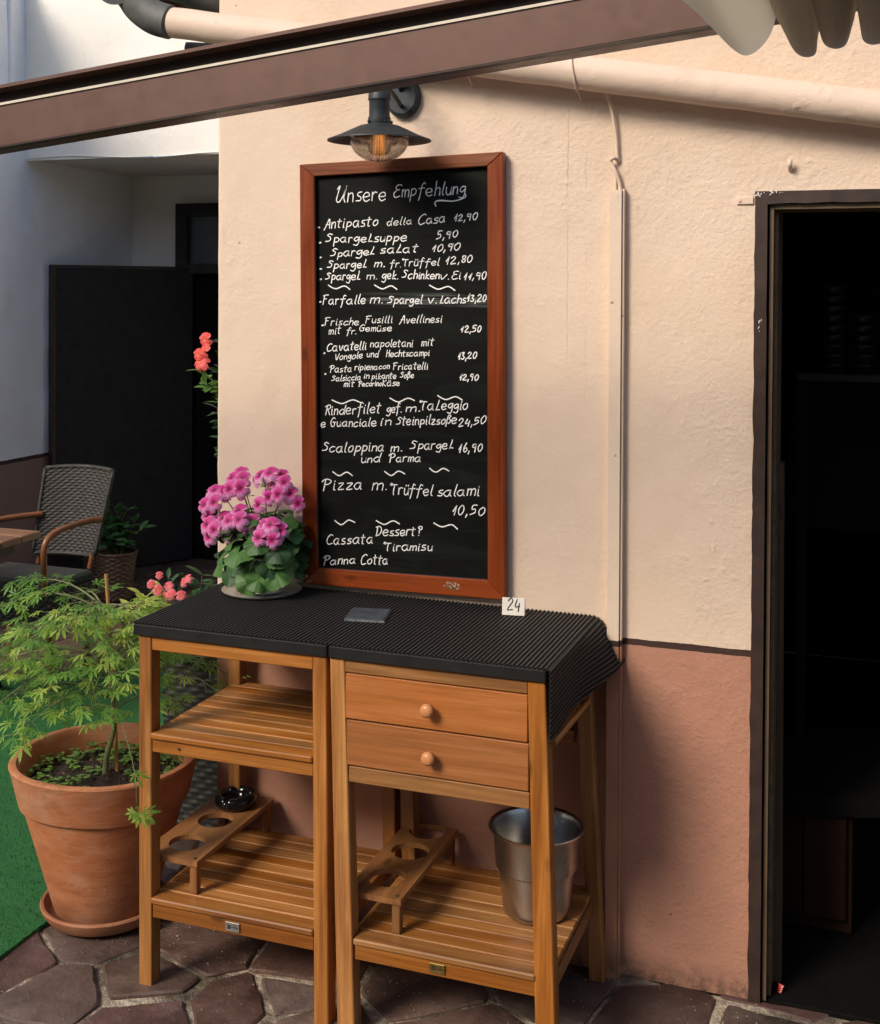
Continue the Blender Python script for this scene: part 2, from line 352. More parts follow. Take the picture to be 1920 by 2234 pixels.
# ------------------------------------------------------------------ mesh helpers
class MB:
    def __init__(s): s.v = []; s.f = []; s.mi = []; s.cur = 0
    def add(s, vs, fs):
        b = len(s.v); s.v += [tuple(p) for p in vs]
        s.f += [tuple(i+b for i in f) for f in fs]; s.mi += [s.cur]*len(fs)
    def hexa(s, c8, bev=0.0):
        """8 corners: bottom 4 ccw then top 4 ccw; optional chamfer"""
        fs = [(0, 3, 2, 1), (4, 5, 6, 7), (0, 1, 5, 4), (1, 2, 6, 5), (2, 3, 7, 6), (3, 0, 4, 7)]
        if not bev: s.add(c8, fs); return
        bm = bmesh.new(); vv = [bm.verts.new(p) for p in c8]
        for f in fs: bm.faces.new([vv[i] for i in f])
        bmesh.ops.bevel(bm, geom=bm.edges[:], offset=bev, segments=1, affect='EDGES', profile=0.6)
        bm.verts.index_update()
        s.add([v.co[:] for v in bm.verts], [[v.index for v in f.verts] for f in bm.faces]); bm.free()
    def box(s, x0, x1, y0, y1, z0, z1, bev=0.0):
        s.hexa([(x0, y0, z0), (x1, y0, z0), (x1, y1, z0), (x0, y1, z0), (x0, y0, z1), (x1, y0, z1), (x1, y1, z1), (x0, y1, z1)], bev)
    def tube(s, pts, r, n=8, cap=True):
        pts = [Vector(p) for p in pts]; m = len(pts)
        rr = r if isinstance(r, (list, tuple)) else [r]*m
        b = len(s.v); prev = None
        for i, p in enumerate(pts):
            d = (pts[min(i+1, m-1)]-pts[max(i-1, 0)])
            d = d.normalized() if d.length > 1e-9 else Vector((0, 0, 1))
            if prev is None:
                up = Vector((0, 0, 1)) if abs(d.z) < 0.9 else Vector((1, 0, 0))
                n1 = d.cross(up).normalized()
            else:
                n1 = (prev-d*prev.dot(d)); n1 = n1.normalized() if n1.length > 1e-6 else d.orthogonal().normalized()
            prev = n1; n2 = d.cross(n1)
            for k in range(n):
                a = 2*pi*k/n; q = p+(n1*cos(a)+n2*sin(a))*rr[i]; s.v.append(q[:])
        for i in range(m-1):
            for k in range(n):
                s.f.append((b+i*n+k, b+i*n+(k+1) % n, b+(i+1)*n+(k+1) % n, b+(i+1)*n+k)); s.mi.append(s.cur)
        if cap:
            s.f.append(tuple(b+k for k in reversed(range(n)))); s.mi.append(s.cur)
            s.f.append(tuple(b+(m-1)*n+k for k in range(n))); s.mi.append(s.cur)
    def lathe(s, prof, c=(0, 0, 0), n=48, closed=False, fn=None):
        b = len(s.v); m = len(prof)
        for (r, z) in prof:
            for k in range(n):
                a = 2*pi*k/n; rr, zz = (fn(a, r, z) if fn else (r, z))
                s.v.append((c[0]+rr*cos(a), c[1]+rr*sin(a), c[2]+zz))
        for i in range(m if closed else m-1):
            j = (i+1) % m
            for k in range(n):
                s.f.append((b+i*n+k, b+i*n+(k+1) % n, b+j*n+(k+1) % n, b+j*n+k)); s.mi.append(s.cur)
        if not closed:
            for i, rev in ((0, True), (m-1, False)):
                if prof[i][0] > 1e-5 and prof[i][0] < 1e9 and s.capends:
                    ks = [b+i*n+k for k in range(n)]
                    s.f.append(tuple(reversed(ks)) if rev else tuple(ks)); s.mi.append(s.cur)
    capends = False
    def grid(s, fn, nu, nv):
        b = len(s.v)
        for j in range(nv+1):
            for i in range(nu+1): s.v.append(tuple(fn(i/nu, j/nv)))
        for j in range(nv):
            for i in range(nu):
                q = b+j*(nu+1)+i; s.f.append((q, q+1, q+nu+2, q+nu+1)); s.mi.append(s.cur)
    def build(s, name, mat, parent=None, smooth=False, origin=None, rot=None, fixn=False):
        mats = mat if isinstance(mat, (list, tuple)) else [mat]
        me = bpy.data.meshes.new(name)
        off = Vector(origin) if origin is not None else Vector((0, 0, 0))
        vs = s.v
        if origin is not None: vs = [(v[0]-off.x, v[1]-off.y, v[2]-off.z) for v in vs]
        me.from_pydata(vs, [], s.f); 
        for m_ in mats: me.materials.append(m_)
        if len(mats) > 1: me.polygons.foreach_set('material_index', s.mi)
        if smooth: me.polygons.foreach_set('use_smooth', [True]*len(me.polygons))
        me.update()
        if fixn:
            bm = bmesh.new(); bm.from_mesh(me); bmesh.ops.remove_doubles(bm, verts=bm.verts[:], dist=1e-6); bmesh.ops.recalc_face_normals(bm, faces=bm.faces[:]); bm.to_mesh(me); bm.free()
        if smooth == 'auto':
            bm = bmesh.new(); bm.from_mesh(me)
            for e in bm.edges:
                if len(e.link_faces) == 2 and e.calc_face_angle(0) > 0.6: e.smooth = False
            bm.to_mesh(me); bm.free()
        o = bpy.data.objects.new(name, me); COL.objects.link(o)
        if parent is not None:
            o.parent = parent
            w = wloc(parent)
            o.location = (off-w) if origin is not None else (-w)
            if origin is None: pass
        else: o.location = off
        return o
def wloc(o):
    v = Vector((0, 0, 0))
    while o is not None:
        v += Vector(o.location); o = o.parent
    return v
def tag(o, label=None, cat=None, group=None, kind=None):
    if label: o['label'] = label
    if cat: o['category'] = cat
    if group: o['group'] = group
    if kind: o['kind'] = kind
    return o
def thing(name, label, cat, loc, group=None):
    o = bpy.data.objects.new(name, None); COL.objects.link(o); o.location = loc; o.empty_display_size = 0.05
    return tag(o, label, cat, group)
def boxo(name, mat, parent, x0, x1, y0, y1, z0, z1, bev=0.0015):
    m = MB(); m.box(x0, x1, y0, y1, z0, z1, bev)
    return m.build(name, mat, parent, origin=((x0+x1)/2, (y0+y1)/2, (z0+z1)/2))
def crom(pts, n=6):
    P = [Vector(p) for p in pts]
    if len(P) < 3: return [P[0].lerp(P[-1], i/n) for i in range(n+1)]
    out = []
    Q = [P[0]*2-P[1]]+P+[P[-1]*2-P[-2]]
    for i in range(1, len(Q)-2):
        for k in range(n):
            t = k/n
            a, b, c, d = Q[i-1], Q[i], Q[i+1], Q[i+2]
            out.append(0.5*((2*b)+(c-a)*t+(2*a-5*b+4*c-d)*t*t+(3*b-a-3*c+d)*t*t*t))
    out.append(P[-1]); return out
def inst(name, mesh, parent, loc, rot=None, scale=1.0):
    o = bpy.data.objects.new(name, mesh); COL.objects.link(o)
    if parent is not None: o.parent = parent; o.location = Vector(loc)-wloc(parent)
    else: o.location = loc
    if rot is not None: o.rotation_mode = 'QUATERNION'; o.rotation_quaternion = rot
    o.scale = (scale,)*3 if not isinstance(scale, tuple) else scale
    return o

# ================================================================== SETTING
m = MB(); m.box(-30, 30, -30, 30, -0.30, -0.03); tag(m.build('ground', m_ground), kind='structure')
m = MB()
m.grid(lambda u, v: (-3.2+u*5.6, -1.6+v*5.6, -0.008+0.006*noise.noise(Vector((u*40, v*40, 0)))), 120, 120)
paving = tag(m.build('pavement', m_mortar, smooth=True), kind='structure')

def clip(poly, p, n):
    out = []
    for i in range(len(poly)):
        a, b = poly[i], poly[(i+1) % len(poly)]
        da = (a[0]-p[0])*n[0]+(a[1]-p[1])*n[1]; db = (b[0]-p[0])*n[0]+(b[1]-p[1])*n[1]
        if da <= 0: out.append(a)
        if (da < 0 < db) or (db < 0 < da):
            t = da/(da-db); out.append((a[0]+(b[0]-a[0])*t, a[1]+(b[1]-a[1])*t))
    return out
rs = random.Random(21)
seeds = [(-0.31, -0.50), (-0.17, -0.30), (-0.10, -0.56), (0.115, -0.25), (0.40, -0.22), (0.05, -0.435), (0.14, -0.60), (0.33, -0.455), (0.42, -0.385), (0.50, -0.48),
         (0.70, -0.22), (0.85, -0.40), (1.25, -0.15), (1.50, -0.16), (1.0, -0.10), (-0.12, -0.03), (0.17, 0.03), (1.12, -0.42), (1.75, -0.1), (1.7, -0.38), (1.4, -0.45)]
def ok(x, y, d): return all((x-a)**2+(y-b)**2 > d*d for a, b in seeds)
tries = 0
while tries < 6000 and len(seeds) < 300:
    tries += 1
    x, y = rs.uniform(-3.1, 2.2), rs.uniform(-1.4, 3.8)
    if x > 0.1 and y > 0.15: continue
    if ok(x, y, rs.choice((0.22, 0.3, 0.4))): seeds.append((x, y))
nst = 0
for i, s in enumerate(seeds):
    poly = [(s[0]-.5, s[1]-.5), (s[0]+.5, s[1]-.5), (s[0]+.5, s[1]+.5), (s[0]-.5, s[1]+.5)]
    for j, t in enumerate(seeds):
        if j == i: continue
        d = (t[0]-s[0], t[1]-s[1]); L = math.hypot(*d)
        if L > 1.0: continue
        gap = 0.0045+0.013*(((i*j*37) % 11)/10)**2
        k = 0.5-gap/L
        poly = clip(poly, (s[0]+d[0]*k, s[1]+d[1]*k), (d[0]/L, d[1]/L))
    if len(poly) < 3: continue
    # the wall's foot and the threshold stop the stones
    if s[0] > -0.05: poly = clip(poly, (0, 0.004 if s[0] > 0.12 else 0.32), (0, 1))
    if len(poly) < 3: continue
    cx = sum(p[0] for p in poly)/len(poly); cy_ = sum(p[1] for p in poly)/len(poly)
    near = (s[1] < 0.4)
    ring = []
    for a_, b_ in zip(poly, poly[1:]+poly[:1]):
        L = math.hypot(b_[0]-a_[0], b_[1]-a_[1]); n = max(1, int(L/(0.022 if near else 0.07)))
        for k in range(n):
            q = (a_[0]+(b_[0]-a_[0])*k/n, a_[1]+(b_[1]-a_[1])*k/n)
            w = 0.010*noise.noise(Vector((q[0]*13, q[1]*13, i)))+0.003*noise.noise(Vector((q[0]*60, q[1]*60, i)))-0.001
            if k == 0: w -= 0.002
            dd = (q[0]-cx, q[1]-cy_); l = math.hypot(*dd) or 1
            ring.append((q[0]+dd[0]/l*w, q[1]+dd[1]/l*w))
    n = len(ring); tl = (rs.uniform(-.012, .012), rs.uniform(-.012, .012)); h0 = rs.uniform(-0.003, 0.003)
    def zt(q, e): return h0+(q[0]-cx)*tl[0]+(q[1]-cy_)*tl[1]+e+0.0022*noise.noise(Vector((q[0]*9, q[1]*9, 3)))
    vs = [(q[0], q[1], -0.03) for q in ring]+[(q[0], q[1], zt(q, -0.0045)) for q in ring]
    for inset, e in ((0.006, -0.0005),):
        for q in ring:
            dd = (q[0]-cx, q[1]-cy_); l = math.hypot(*dd) or 1
            qq = (q[0]-dd[0]/l*inset, q[1]-dd[1]/l*inset); vs.append((qq[0], qq[1], zt(qq, e)))
    vs.append((cx, cy_, zt((cx, cy_), 0)))
    fs = []
    for k in range(n):
        k2 = (k+1) % n
        fs += [(k, k2, n+k2, n+k), (n+k, n+k2, 2*n+k2, 2*n+k), (2*n+k, 2*n+k2, 3*n)]
    mm = MB(); mm.add(vs, fs)
    so = mm.build('stone', m_stone, paving, smooth='auto', origin=(cx, cy_, 0)); nst += 1

grit = MB(); rg = random.Random(77)
for _ in range(1500):
    x = rg.uniform(-.7, 1.9); y = -.02-abs(rg.gauss(0, .35)); 
    if y < -.9: continue
    s_ = rg.uniform(.0008, .0026)*(1 if rg.random() < .93 else 1.6); a_ = rg.uniform(0, 3); z_ = 0.0005
    b4 = [(x+s_*cos(a_+t)*rg.uniform(.7, 1.3), y+s_*sin(a_+t)*rg.uniform(.7, 1.3), z_) for t in (0, 1.6, 3.1, 4.7)]
    grit.add(b4+[(x, y, z_+s_*rg.uniform(.5, 1.1))], [(0, 1, 4), (1, 2, 4), (2, 3, 4), (3, 0, 4)])
tag(grit.build('grit', m_mortar), kind='stuff')

# ---- artificial turf
poly = [(-.325, -1.6), (-.335, 0.5), (-.325, 1.9), (-1.3, 1.85), (-1.82, 1.35), (-2.35, .9), (-2.4, -1.6)]
turf = thing('turf_mat', 'flat green artificial turf mat on the stones left of the terracotta pot', 'turf mat', (-1.2, 0.0, 0))
mm = MB(); n = len(poly)
mm.add([(x, y, -0.002) for x, y in poly]+[(x, y, 0.008) for x, y in poly], [tuple(range(n, 2*n))]+[(k, (k+1) % n, n+(k+1) % n, n+k) for k in range(n)])
mm.build('backing', m_turf, turf)
mm = MB(); rg = random.Random(5)
for _ in range(42000):
    y = -0.85+2.0*rg.random()**1.6; x = rg.uniform(-1.5, -0.322)
    if x < -0.45-0.75*(y+0.9): continue
    a_ = rg.uniform(0, 2*pi); w = 0.0011; lx, ly = rg.uniform(-.004, .004), rg.uniform(-.004, .004); h = rg.uniform(.004, .008)
    mm.add([(x-w*cos(a_), y-w*sin(a_), .0075), (x+w*cos(a_), y+w*sin(a_), .0075), (x+lx, y+ly, .008+h)], [(0, 1, 2)])
tag(mm.build('turf_pile', m_turf, turf), kind='stuff')

# ---- unseen wall behind the viewer, added to block low sky light
m = MB(); m.box(-9, 9, -8.6, -8.3, -0.03, 4.6); m.box(-9, 9, -8.7, -8.2, 4.6, 4.75)
for k in range(5): m.box(-7.5+3.2*k, -6.4+3.2*k, -8.32, -8.28, 1.0, 2.5)
tag(m.build('sky_block_wall', m_sky_block), kind='structure')

# ---- main house: rounded left corner, front with doorway
house = thing('restaurant_house', 'beige and salmon plastered house wall with an open dark doorway on the right', 'house', (0.72, 0.1, 0))
XD, ZD = 1.458, 1.905
us = [(0, 0.9-0.045*k, (-1, 0)) for k in range(20)]
R_ = 0.011
for k in range(7):
    a_ = pi/2*k/6; us.append((R_-R_*cos(a_), R_-R_*sin(a_), (-cos(a_), -sin(a_))))
x = R_+0.012
while x < 3.2:
    us.append((x, 0, (0, -1))); x += 0.0125 if x < 1.72 else 0.05
xs_idx = min(range(len(us)), key=lambda i: abs(us[i][0]-XD) if us[i][1] == 0 else 9)
us[xs_idx] = (XD, 0, (0, -1))
zs = [-0.03+0.0165*k for k in range(180)]
zi = min(range(len(zs)), key=lambda i: abs(zs[i]-ZD)); zs[zi] = ZD
V = []; Fc = []; ids = {}
for j, z in enumerate(zs):
    for i, (x, y, nn) in enumerate(us):
        p = Vector((x+y*0.7, 0, z))
        d = 0.0035*noise.noise(p*2.1)+0.0012*noise.noise(p*7)+0.0009*noise.noise(p*19)+0.0004*noise.noise(p*45)
        if abs(x-XD) < 1e-6 and z <= ZD+1e-6 or (j == zi and x > XD): d = 0
        # old cable scar and lump over the trunking top
        g_ = math.exp(-((x-1.155)/0.02)**2-((z-1.975)/0.045)**2); d -= 0.004*g_*noise.noise(p*60)
        V.append((x+nn[0]*d, y+nn[1]*d, z))
nu = len(us)
for j in range(len(zs)-1):
    for i in range(nu-1):
        if us[i][0] >= XD-1e-6 and us[i][1] == 0 and zs[j+1] <= ZD+1e-6: continue
        q = j*nu+i; Fc.append((q, q+1, q+nu+1, q+nu))
mm = MB(); mm.add(V, Fc); mm.build('front_wall', m_wall, house, smooth=True)
# reveals of the doorway and the wall's inner leaf
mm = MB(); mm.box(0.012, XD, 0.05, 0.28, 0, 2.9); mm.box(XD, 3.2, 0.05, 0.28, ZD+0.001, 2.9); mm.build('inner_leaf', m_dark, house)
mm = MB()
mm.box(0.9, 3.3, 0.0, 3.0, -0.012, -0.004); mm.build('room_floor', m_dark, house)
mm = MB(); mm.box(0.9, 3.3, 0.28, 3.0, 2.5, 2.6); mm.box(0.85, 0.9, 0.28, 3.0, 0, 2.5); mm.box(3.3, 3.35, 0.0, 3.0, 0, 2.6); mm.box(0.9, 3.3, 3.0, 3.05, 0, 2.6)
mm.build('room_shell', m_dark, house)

# doorway casing (thick old paint, slightly out of true)
casing = thing('door_frame', 'dark brown painted door casing with chipped corner round the black doorway', 'door frame', (1.46, 0, 0))
def wavy_bar(name, mat, axis, a0, a1, lo, hi, y0, y1, amp=0.0012, n=60, sd=0, drift=0.0, parent=None):
    mm = MB(); vs = []
    for k in range(n+1):
        t = a0+(a1-a0)*k/n; o1 = amp*2*noise.noise(Vector((t*14, sd, 0)))+amp*noise.noise(Vector((t*60, sd, 4))); dr = drift*k/n
        o2 = amp*0.5*noise.noise(Vector((t*10, sd, 8)))
        for (c, y) in ((lo+o1, y0), (hi+o2, y0), (hi+o2, y1), (lo+o1, y1)):
            vs.append((c+dr, y, t) if axis == 'z' else (t, y, c+dr))
    fs = []
    for k in range(n):
        for e in range(4): fs.append((4*k+e, 4*k+(e+1) % 4, 4*k+4+(e+1) % 4, 4*k+4+e))
    fs += [(3, 2, 1, 0), (4*n, 4*n+1, 4*n+2, 4*n+3)]
    mm.add(vs, fs); return mm.build(name, mat, parent, fixn=True)
wavy_bar('jamb', m_casing, 'z', -0.02, 1.884, 1.438, 1.4665, -0.010, 0.03, 0.0016, 110, 1, 0.003, casing)
wavy_bar('head', m_casing, 'x', 1.441, 3.2, 1.885, 1.914, -0.0095, 0.03, 0.0016, 60, 2, 0, casing)
wavy_bar('inner_jamb', m_jamb, 'z', 0.0, 1.883, 1.470, 1.479, 0.004, 0.165, 0.0006, 40, 3, 0.004, casing)
wavy_bar('stop_bead', m_jamb_x, 'z', 0.0, 1.872, 1.4795, 1.4875, 0.03, 0.16, 0.0006, 40, 4, 0.004, casing)
wavy_bar('inner_head', m_jamb_x, 'x', 1.484, 3.2, 1.872, 1.884, 0.004, 0.165, 0.0006, 40, 5, 0, casing)
wavy_bar('cover_strip', m_jamb, 'z', 0.0, 1.262, 1.4885, 1.506, 0.10, 0.14, 0.0008, 40, 6, -0.004, casing)
boxo('strike_plate', m_iron, casing, 1.489, 1.505, 0.096, 0.0995, 1.13, 1.165)
# flaked white paint at the casing's corner
mm = MB(); rg = random.Random(3)
for cx_, cz_, sx, sz, nn in ((1.447, 1.906, .008, .008, 9), (1.48, 1.909, .04, .004, 7), (1.455, 1.62, .006, .03, 5)):
    for _ in range(nn):
        px, pz = cx_+rg.gauss(0, sx*.5), cz_+rg.gauss(0, sz*.5); r = rg.uniform(.0005, .0016); ang = rg.choice((0, pi/2))+rg.gauss(0, .3); e = rg.uniform(1, 6)
        mm.add([(px+r*(e*cos(t)*cos(ang)-sin(t)*sin(ang)), -0.0125, pz+r*(e*cos(t)*sin(ang)+sin(t)*cos(ang))) for t in (0, 1, 2.1, 3.2, 4.2, 5.3)], [(0, 1, 2, 3, 4, 5)])
tag(mm.build('paint_flakes', m_paper, casing), kind='stuff')
# old hinge tab under paint
mm = MB(); mm.box(1.398, 1.437, -0.005, 0.0, 1.884, 1.902, 0.0015); mm.tube([(1.405, -0.004, 1.893), (1.405, -0.008, 1.893)], 0.0035, 8)
tag(mm.build('hinge_tab', m_pipe), 'small metal hinge tab painted over in beige at the door frame corner', 'hinge')

# ---- neighbouring white house at the back left
annex = thing('white_annex', 'white plastered back building with a deep shaded recess behind the terrace', 'building', (-2.4, 2.8, 0))
def wallgrid(name, mat, p0, du, dv, nu, nv, amp, parent, nrm):
    p0, du, dv, nrm = map(Vector, (p0, du, dv, nrm)); mm = MB()
    def f(u, v):
        p = p0+du*u+dv*v; d = amp*noise.noise(p*1.7)+amp*.45*noise.noise(p*6)+amp*.2*noise.noise(p*17); return p+nrm*d
    mm.grid(f, nu, nv); return mm.build(name, mat, parent, smooth=True)
wallgrid('left_wall', m_wall_left, (-2.75, 0.9, -0.03), (0, 3.1, 0), (0, 0, 3.42), 120, 140, 0.012, annex, (1, 0, 0))
wallgrid('upper_wall', m_white, (-2.78, 2.71, 2.372), (5.0, 0, 0), (0, 0, 2.2), 120, 60, 0.008, annex, (0, -1, 0))
mm = MB(); mm.grid(lambda u, v: (-2.78+5*u, 2.70+1.08*v, 2.372+0.022*(1-v)*(0.3+noise.noise(Vector((u*9, 0, 0))))-0.001), 80, 14); mm.build('soffit', m_soffit, annex, smooth=True)
wallgrid('recess_wall', m_white, (-2.78, 3.76, -0.03), (5.0, 0, 0), (0, 0, 2.42), 120, 60, 0.006, annex, (0, -1, 0))
mm = MB(); mm.box(-2.762, -2.735, 2.565, 2.60, 2.45, 3.38, 0.004); tag(mm.build('wall_conduit', m_wall_left), 'narrow white conduit strip running up the bluish left wall', 'conduit')
nail = MB(); nail.tube([(-2.05, 2.71, 2.62), (-2.045, 2.665, 2.632)], 0.006, 8); nail.tube([(-2.045, 2.665, 2.632), (-2.045, 2.655, 2.634)], 0.011, 8)
o = nail.build('nail', m_iron); tag(o, 'rusty nail sticking out of the bright white wall above the recess', 'nail')
nail = MB(); nail.tube([(1.52, 0.0, 1.962), (1.52, -0.018, 1.972), (1.52, -0.02, 1.985)], 0.0055, 8)
tag(nail.build('peg', m_pipe, smooth=True), 'small painted peg in the beige wall above the doorway', 'peg')
# back door with transom
bd = thing('back_door', 'dark back door with a small transom window in the recess', 'door', (-2.0, 3.74, 0))
for a_ in ((-2.38, -2.30, 0, 2.19), (-1.36, -1.28, 0, 2.19), (-2.30, -1.36, 2.11, 2.19), (-2.30, -1.36, 1.76, 1.82)):
    boxo('door_casing', m_blackdoor, bd, a_[0], a_[1], 3.66, 3.75, a_[2], a_[3], 0.004)
m_pane = plain('dusty_pane', (0.045, 0.055, 0.055), 0.15, bump=0)
boxo('pane', m_pane, bd, -2.30, -1.36, 3.70, 3.71, 1.82, 2.11, 0)
boxo('opening', m_dark, bd, -2.30, -1.36, 3.735, 3.75, 0, 1.76, 0)
# black leaf swung open
leaf = thing('black_screen', 'tall flat black wooden screen standing open in front of the recess', 'screen', (-2.5, 3.3, 0))
mm = MB(); a0 = Vector((-2.715, 2.90, 0)); a1 = Vector((-2.285, 3.70, 0)); d = (a1-a0).normalized(); nn = Vector((d.y, -d.x, 0))*0.02
def slab(mm, a0, a1, nn, z0, z1, bev):
    mm.hexa([(a0-nn)[:2]+(z0,), (a0+nn)[:2]+(z0,), (a1+nn)[:2]+(z0,), (a1-nn)[:2]+(z0,), (a0-nn)[:2]+(z1,), (a0+nn)[:2]+(z1,), (a1+nn)[:2]+(z1,), (a1-nn)[:2]+(z1,)], bev)
slab(mm, a0, a1, nn*0.7, 0.01, 1.785, 0.002); mm.build('panel', m_blackdoor, leaf)
mm = MB(); slab(mm, a0-d*0.008, a0+d*0.018, nn*1.2, 0.01, 1.80, 0.002); mm.build('edge_strip', m_casing, leaf)
mm = MB(); slab(mm, a0-d*0.008, a1, nn*1.15, 1.786, 1.802, 0.002); mm.build('top_strip', m_casing, leaf)

# ---- big painted pipe on the front wall, with straps, elbow and funnel
pipe = thing('drain_pipe', 'thick beige painted drain pipe sloping down along the wall with a dark cast elbow', 'pipe', (0.8, -0.05, 2.2))
ax0 = Vector((-0.103, -0.062, 2.404)); ax1 = Vector((2.4, -0.062, 2.404-2.503*0.1735)); dr = (ax1-ax0)
mm = MB(); N = 90; mm.tube([ax0+dr*(k/N)+Vector((0, 0, 0.002*noise.noise(Vector((k*.3, 0, 0))))) for k in range(N+1)], [0.0415+0.0008*noise.noise(Vector((k*.5, 7, 0))) for k in range(N+1)], 40)
mm.build('pipe', m_pipe, pipe, smooth='auto')
def strap(x):
    c = ax0+dr*((x-ax0.x)/dr.x); mm = MB(); pts = []
    for k in range(17):
        t = -0.15*pi+1.3*pi*k/16+pi/2
        pts.append(c+Vector((0.004*sin(t*2), 0.045*cos(t), 0.045*sin(t))))
    pts = [Vector((x+0.004, -0.002, c.z+0.065))]+pts+[Vector((x-0.002, -0.004, c.z-0.062))]
    mm.tube(pts, 0.0022, 6); mm.build('strap', m_pipe, pipe, smooth=True)
for x in (1.024, 0.742): strap(x)
mm = MB(); mm.tube(crom([(-0.085, -0.062, 2.401), (-0.118, -0.064, 2.408), (-0.165, -0.068, 2.425), (-0.21, -0.075, 2.465), (-0.235, -0.08, 2.53), (-0.24, -0.08, 2.62)], 6), [0.040]*5+[0.047]*15+[0.05]*11, 28)
mm.build('elbow', m_lead, pipe, smooth='auto')
mm = MB(); cdir = Vector((0.42, -0.9, -0.06)).normalized(); cc = Vector((-0.262, -0.10, 2.502))
mm.tube([cc-cdir*0.05, cc, cc+cdir*0.03, cc+cdir*0.034, cc+cdir*0.034, cc+cdir*0.022, cc+cdir*0.015], [0.034, 0.040, 0.043, 0.050, 0.042, 0.036, 0.034], 32)
mm.build('socket', m_lead, pipe, smooth='auto')
mm = MB(); mm.tube(crom([(-0.11, 0.02, 2.345), (-0.03, 0.04, 2.345), (0.0, 0.07, 2.39), (0.0, 0.2, 2.5)], 6), 0.022, 14); mm.build('lower_branch', m_lead, pipe, smooth=True)
gut = thing('roof_gutter', 'dark metal gutter end under the brown eaves beside the house corner', 'gutter', (-0.1, 0.2, 2.5))
mm = MB(); mm.tube([(-0.5, 0.10, 2.60), (-0.2, 0.10, 2.55), (-0.003, 0.10, 2.475)], 0.045, 20); mm.build('trough', m_lead, gut, smooth=True)
boxo('eaves_board', m_casing if False else cane_mat, gut, -0.30, -0.004, 0.16, 0.8, 2.50, 2.75, 0.004)

# ---- cable and trunking
tr = thing('cable_trunking', 'square cable trunking on the wall, beige above the dark line and salmon below it', 'cable duct', (1.117, 0, 0))
wavy_bar('channel', m_duct, 'z', -0.004, 1.924, 1.099, 1.128, -0.026, 0.0, 0.0002, 40, 9, 0.0, tr)
wavy_bar('lid_edge', m_duct, 'z', -0.004, 1.926, 1.129, 1.1335, -0.020, 0.0, 0.0002, 40, 10, 0.0, tr)
cb = thing('loose_cable', 'bent beige cable hanging above the trunking and looping into its top', 'cable', (1.1, -0.01, 2.0))
mm = MB(); mm.tube(crom([(1.083, -0.006, 2.162), (1.094, -0.016, 2.142), (1.103, -0.015, 2.105), (1.110, -0.010, 2.055), (1.114, -0.007, 2.0), (1.116, 0.004, 1.992)], 8), 0.0042, 8); mm.build('upper_cable', m_pipe, cb, smooth=True)
mm = MB(); mm.tube(crom([(1.118, 0.002, 1.995), (1.106, -0.018, 2.002), (1.099, -0.014, 1.992), (1.112, -0.015, 1.965), (1.120, -0.011, 1.94), (1.122, -0.010, 1.915)], 8), 0.0048, 8)
mm.tube(crom([(1.104, -0.010, 1.985), (1.109, -0.008, 1.96), (1.109, -0.009, 1.915)], 8), 0.0042, 8); mm.build('cable_loop', m_pipe, cb, smooth=True)

# ---- awning arm (extrusion) and fabric folds
arm = thing('awning_rail', 'brown aluminium awning rail crossing above the lamp with a cream seal strip', 'awning rail', (0.6, -1.05, 2.0))
A0 = Vector((-0.9, -1.05, 1.955-1.018*0.105)); A1 = Vector((2.6, -1.05, 1.955+2.482*0.105)); H = 0.1175
def extr(name, prof, mat):
    mm = MB(); n = len(prof)
    vs = [(A0.x, A0.y+y, A0.z+z*H) for y, z in prof]+[(A1.x, A1.y+y, A1.z+z*H) for y, z in prof]
    mm.add(vs, [(k, (k+1) % n, n+(k+1) % n, n+k) for k in range(n)]+[tuple(reversed(range(n))), tuple(range(n, 2*n))])
    return mm.build(name, mat, arm, fixn=True)
extr('face', [(0.0, 0.0), (0.002, -0.01), (0.075, -0.01), (0.075, 0.99), (0.028, 0.99), (0.028, 0.66), (0.0, 0.66)], m_awn)
extr('lower_lip', [(-0.002, -0.03), (0.02, -0.03), (0.02, -0.011), (-0.002, -0.011)], m_awn_shade)
extr('groove_shade', [(0.0275, 0.70), (0.0279, 0.70), (0.0279, 0.95), (0.0275, 0.95)], m_awn_shade)
extr('seal_strip', [(-0.003, 0.665), (0.012, 0.665), (0.012, 0.70), (0.0, 0.712)], m_awn_strip)
extr('top_lip', [(-0.004, 0.945), (0.0279, 0.93), (0.0279, 1.0), (-0.004, 1.0)], m_awn)

fold = thing('awning_fabric', 'grey beige awning fabric hanging in deep rounded folds at the top right', 'awning', (1.7, -1.3, 2.1))
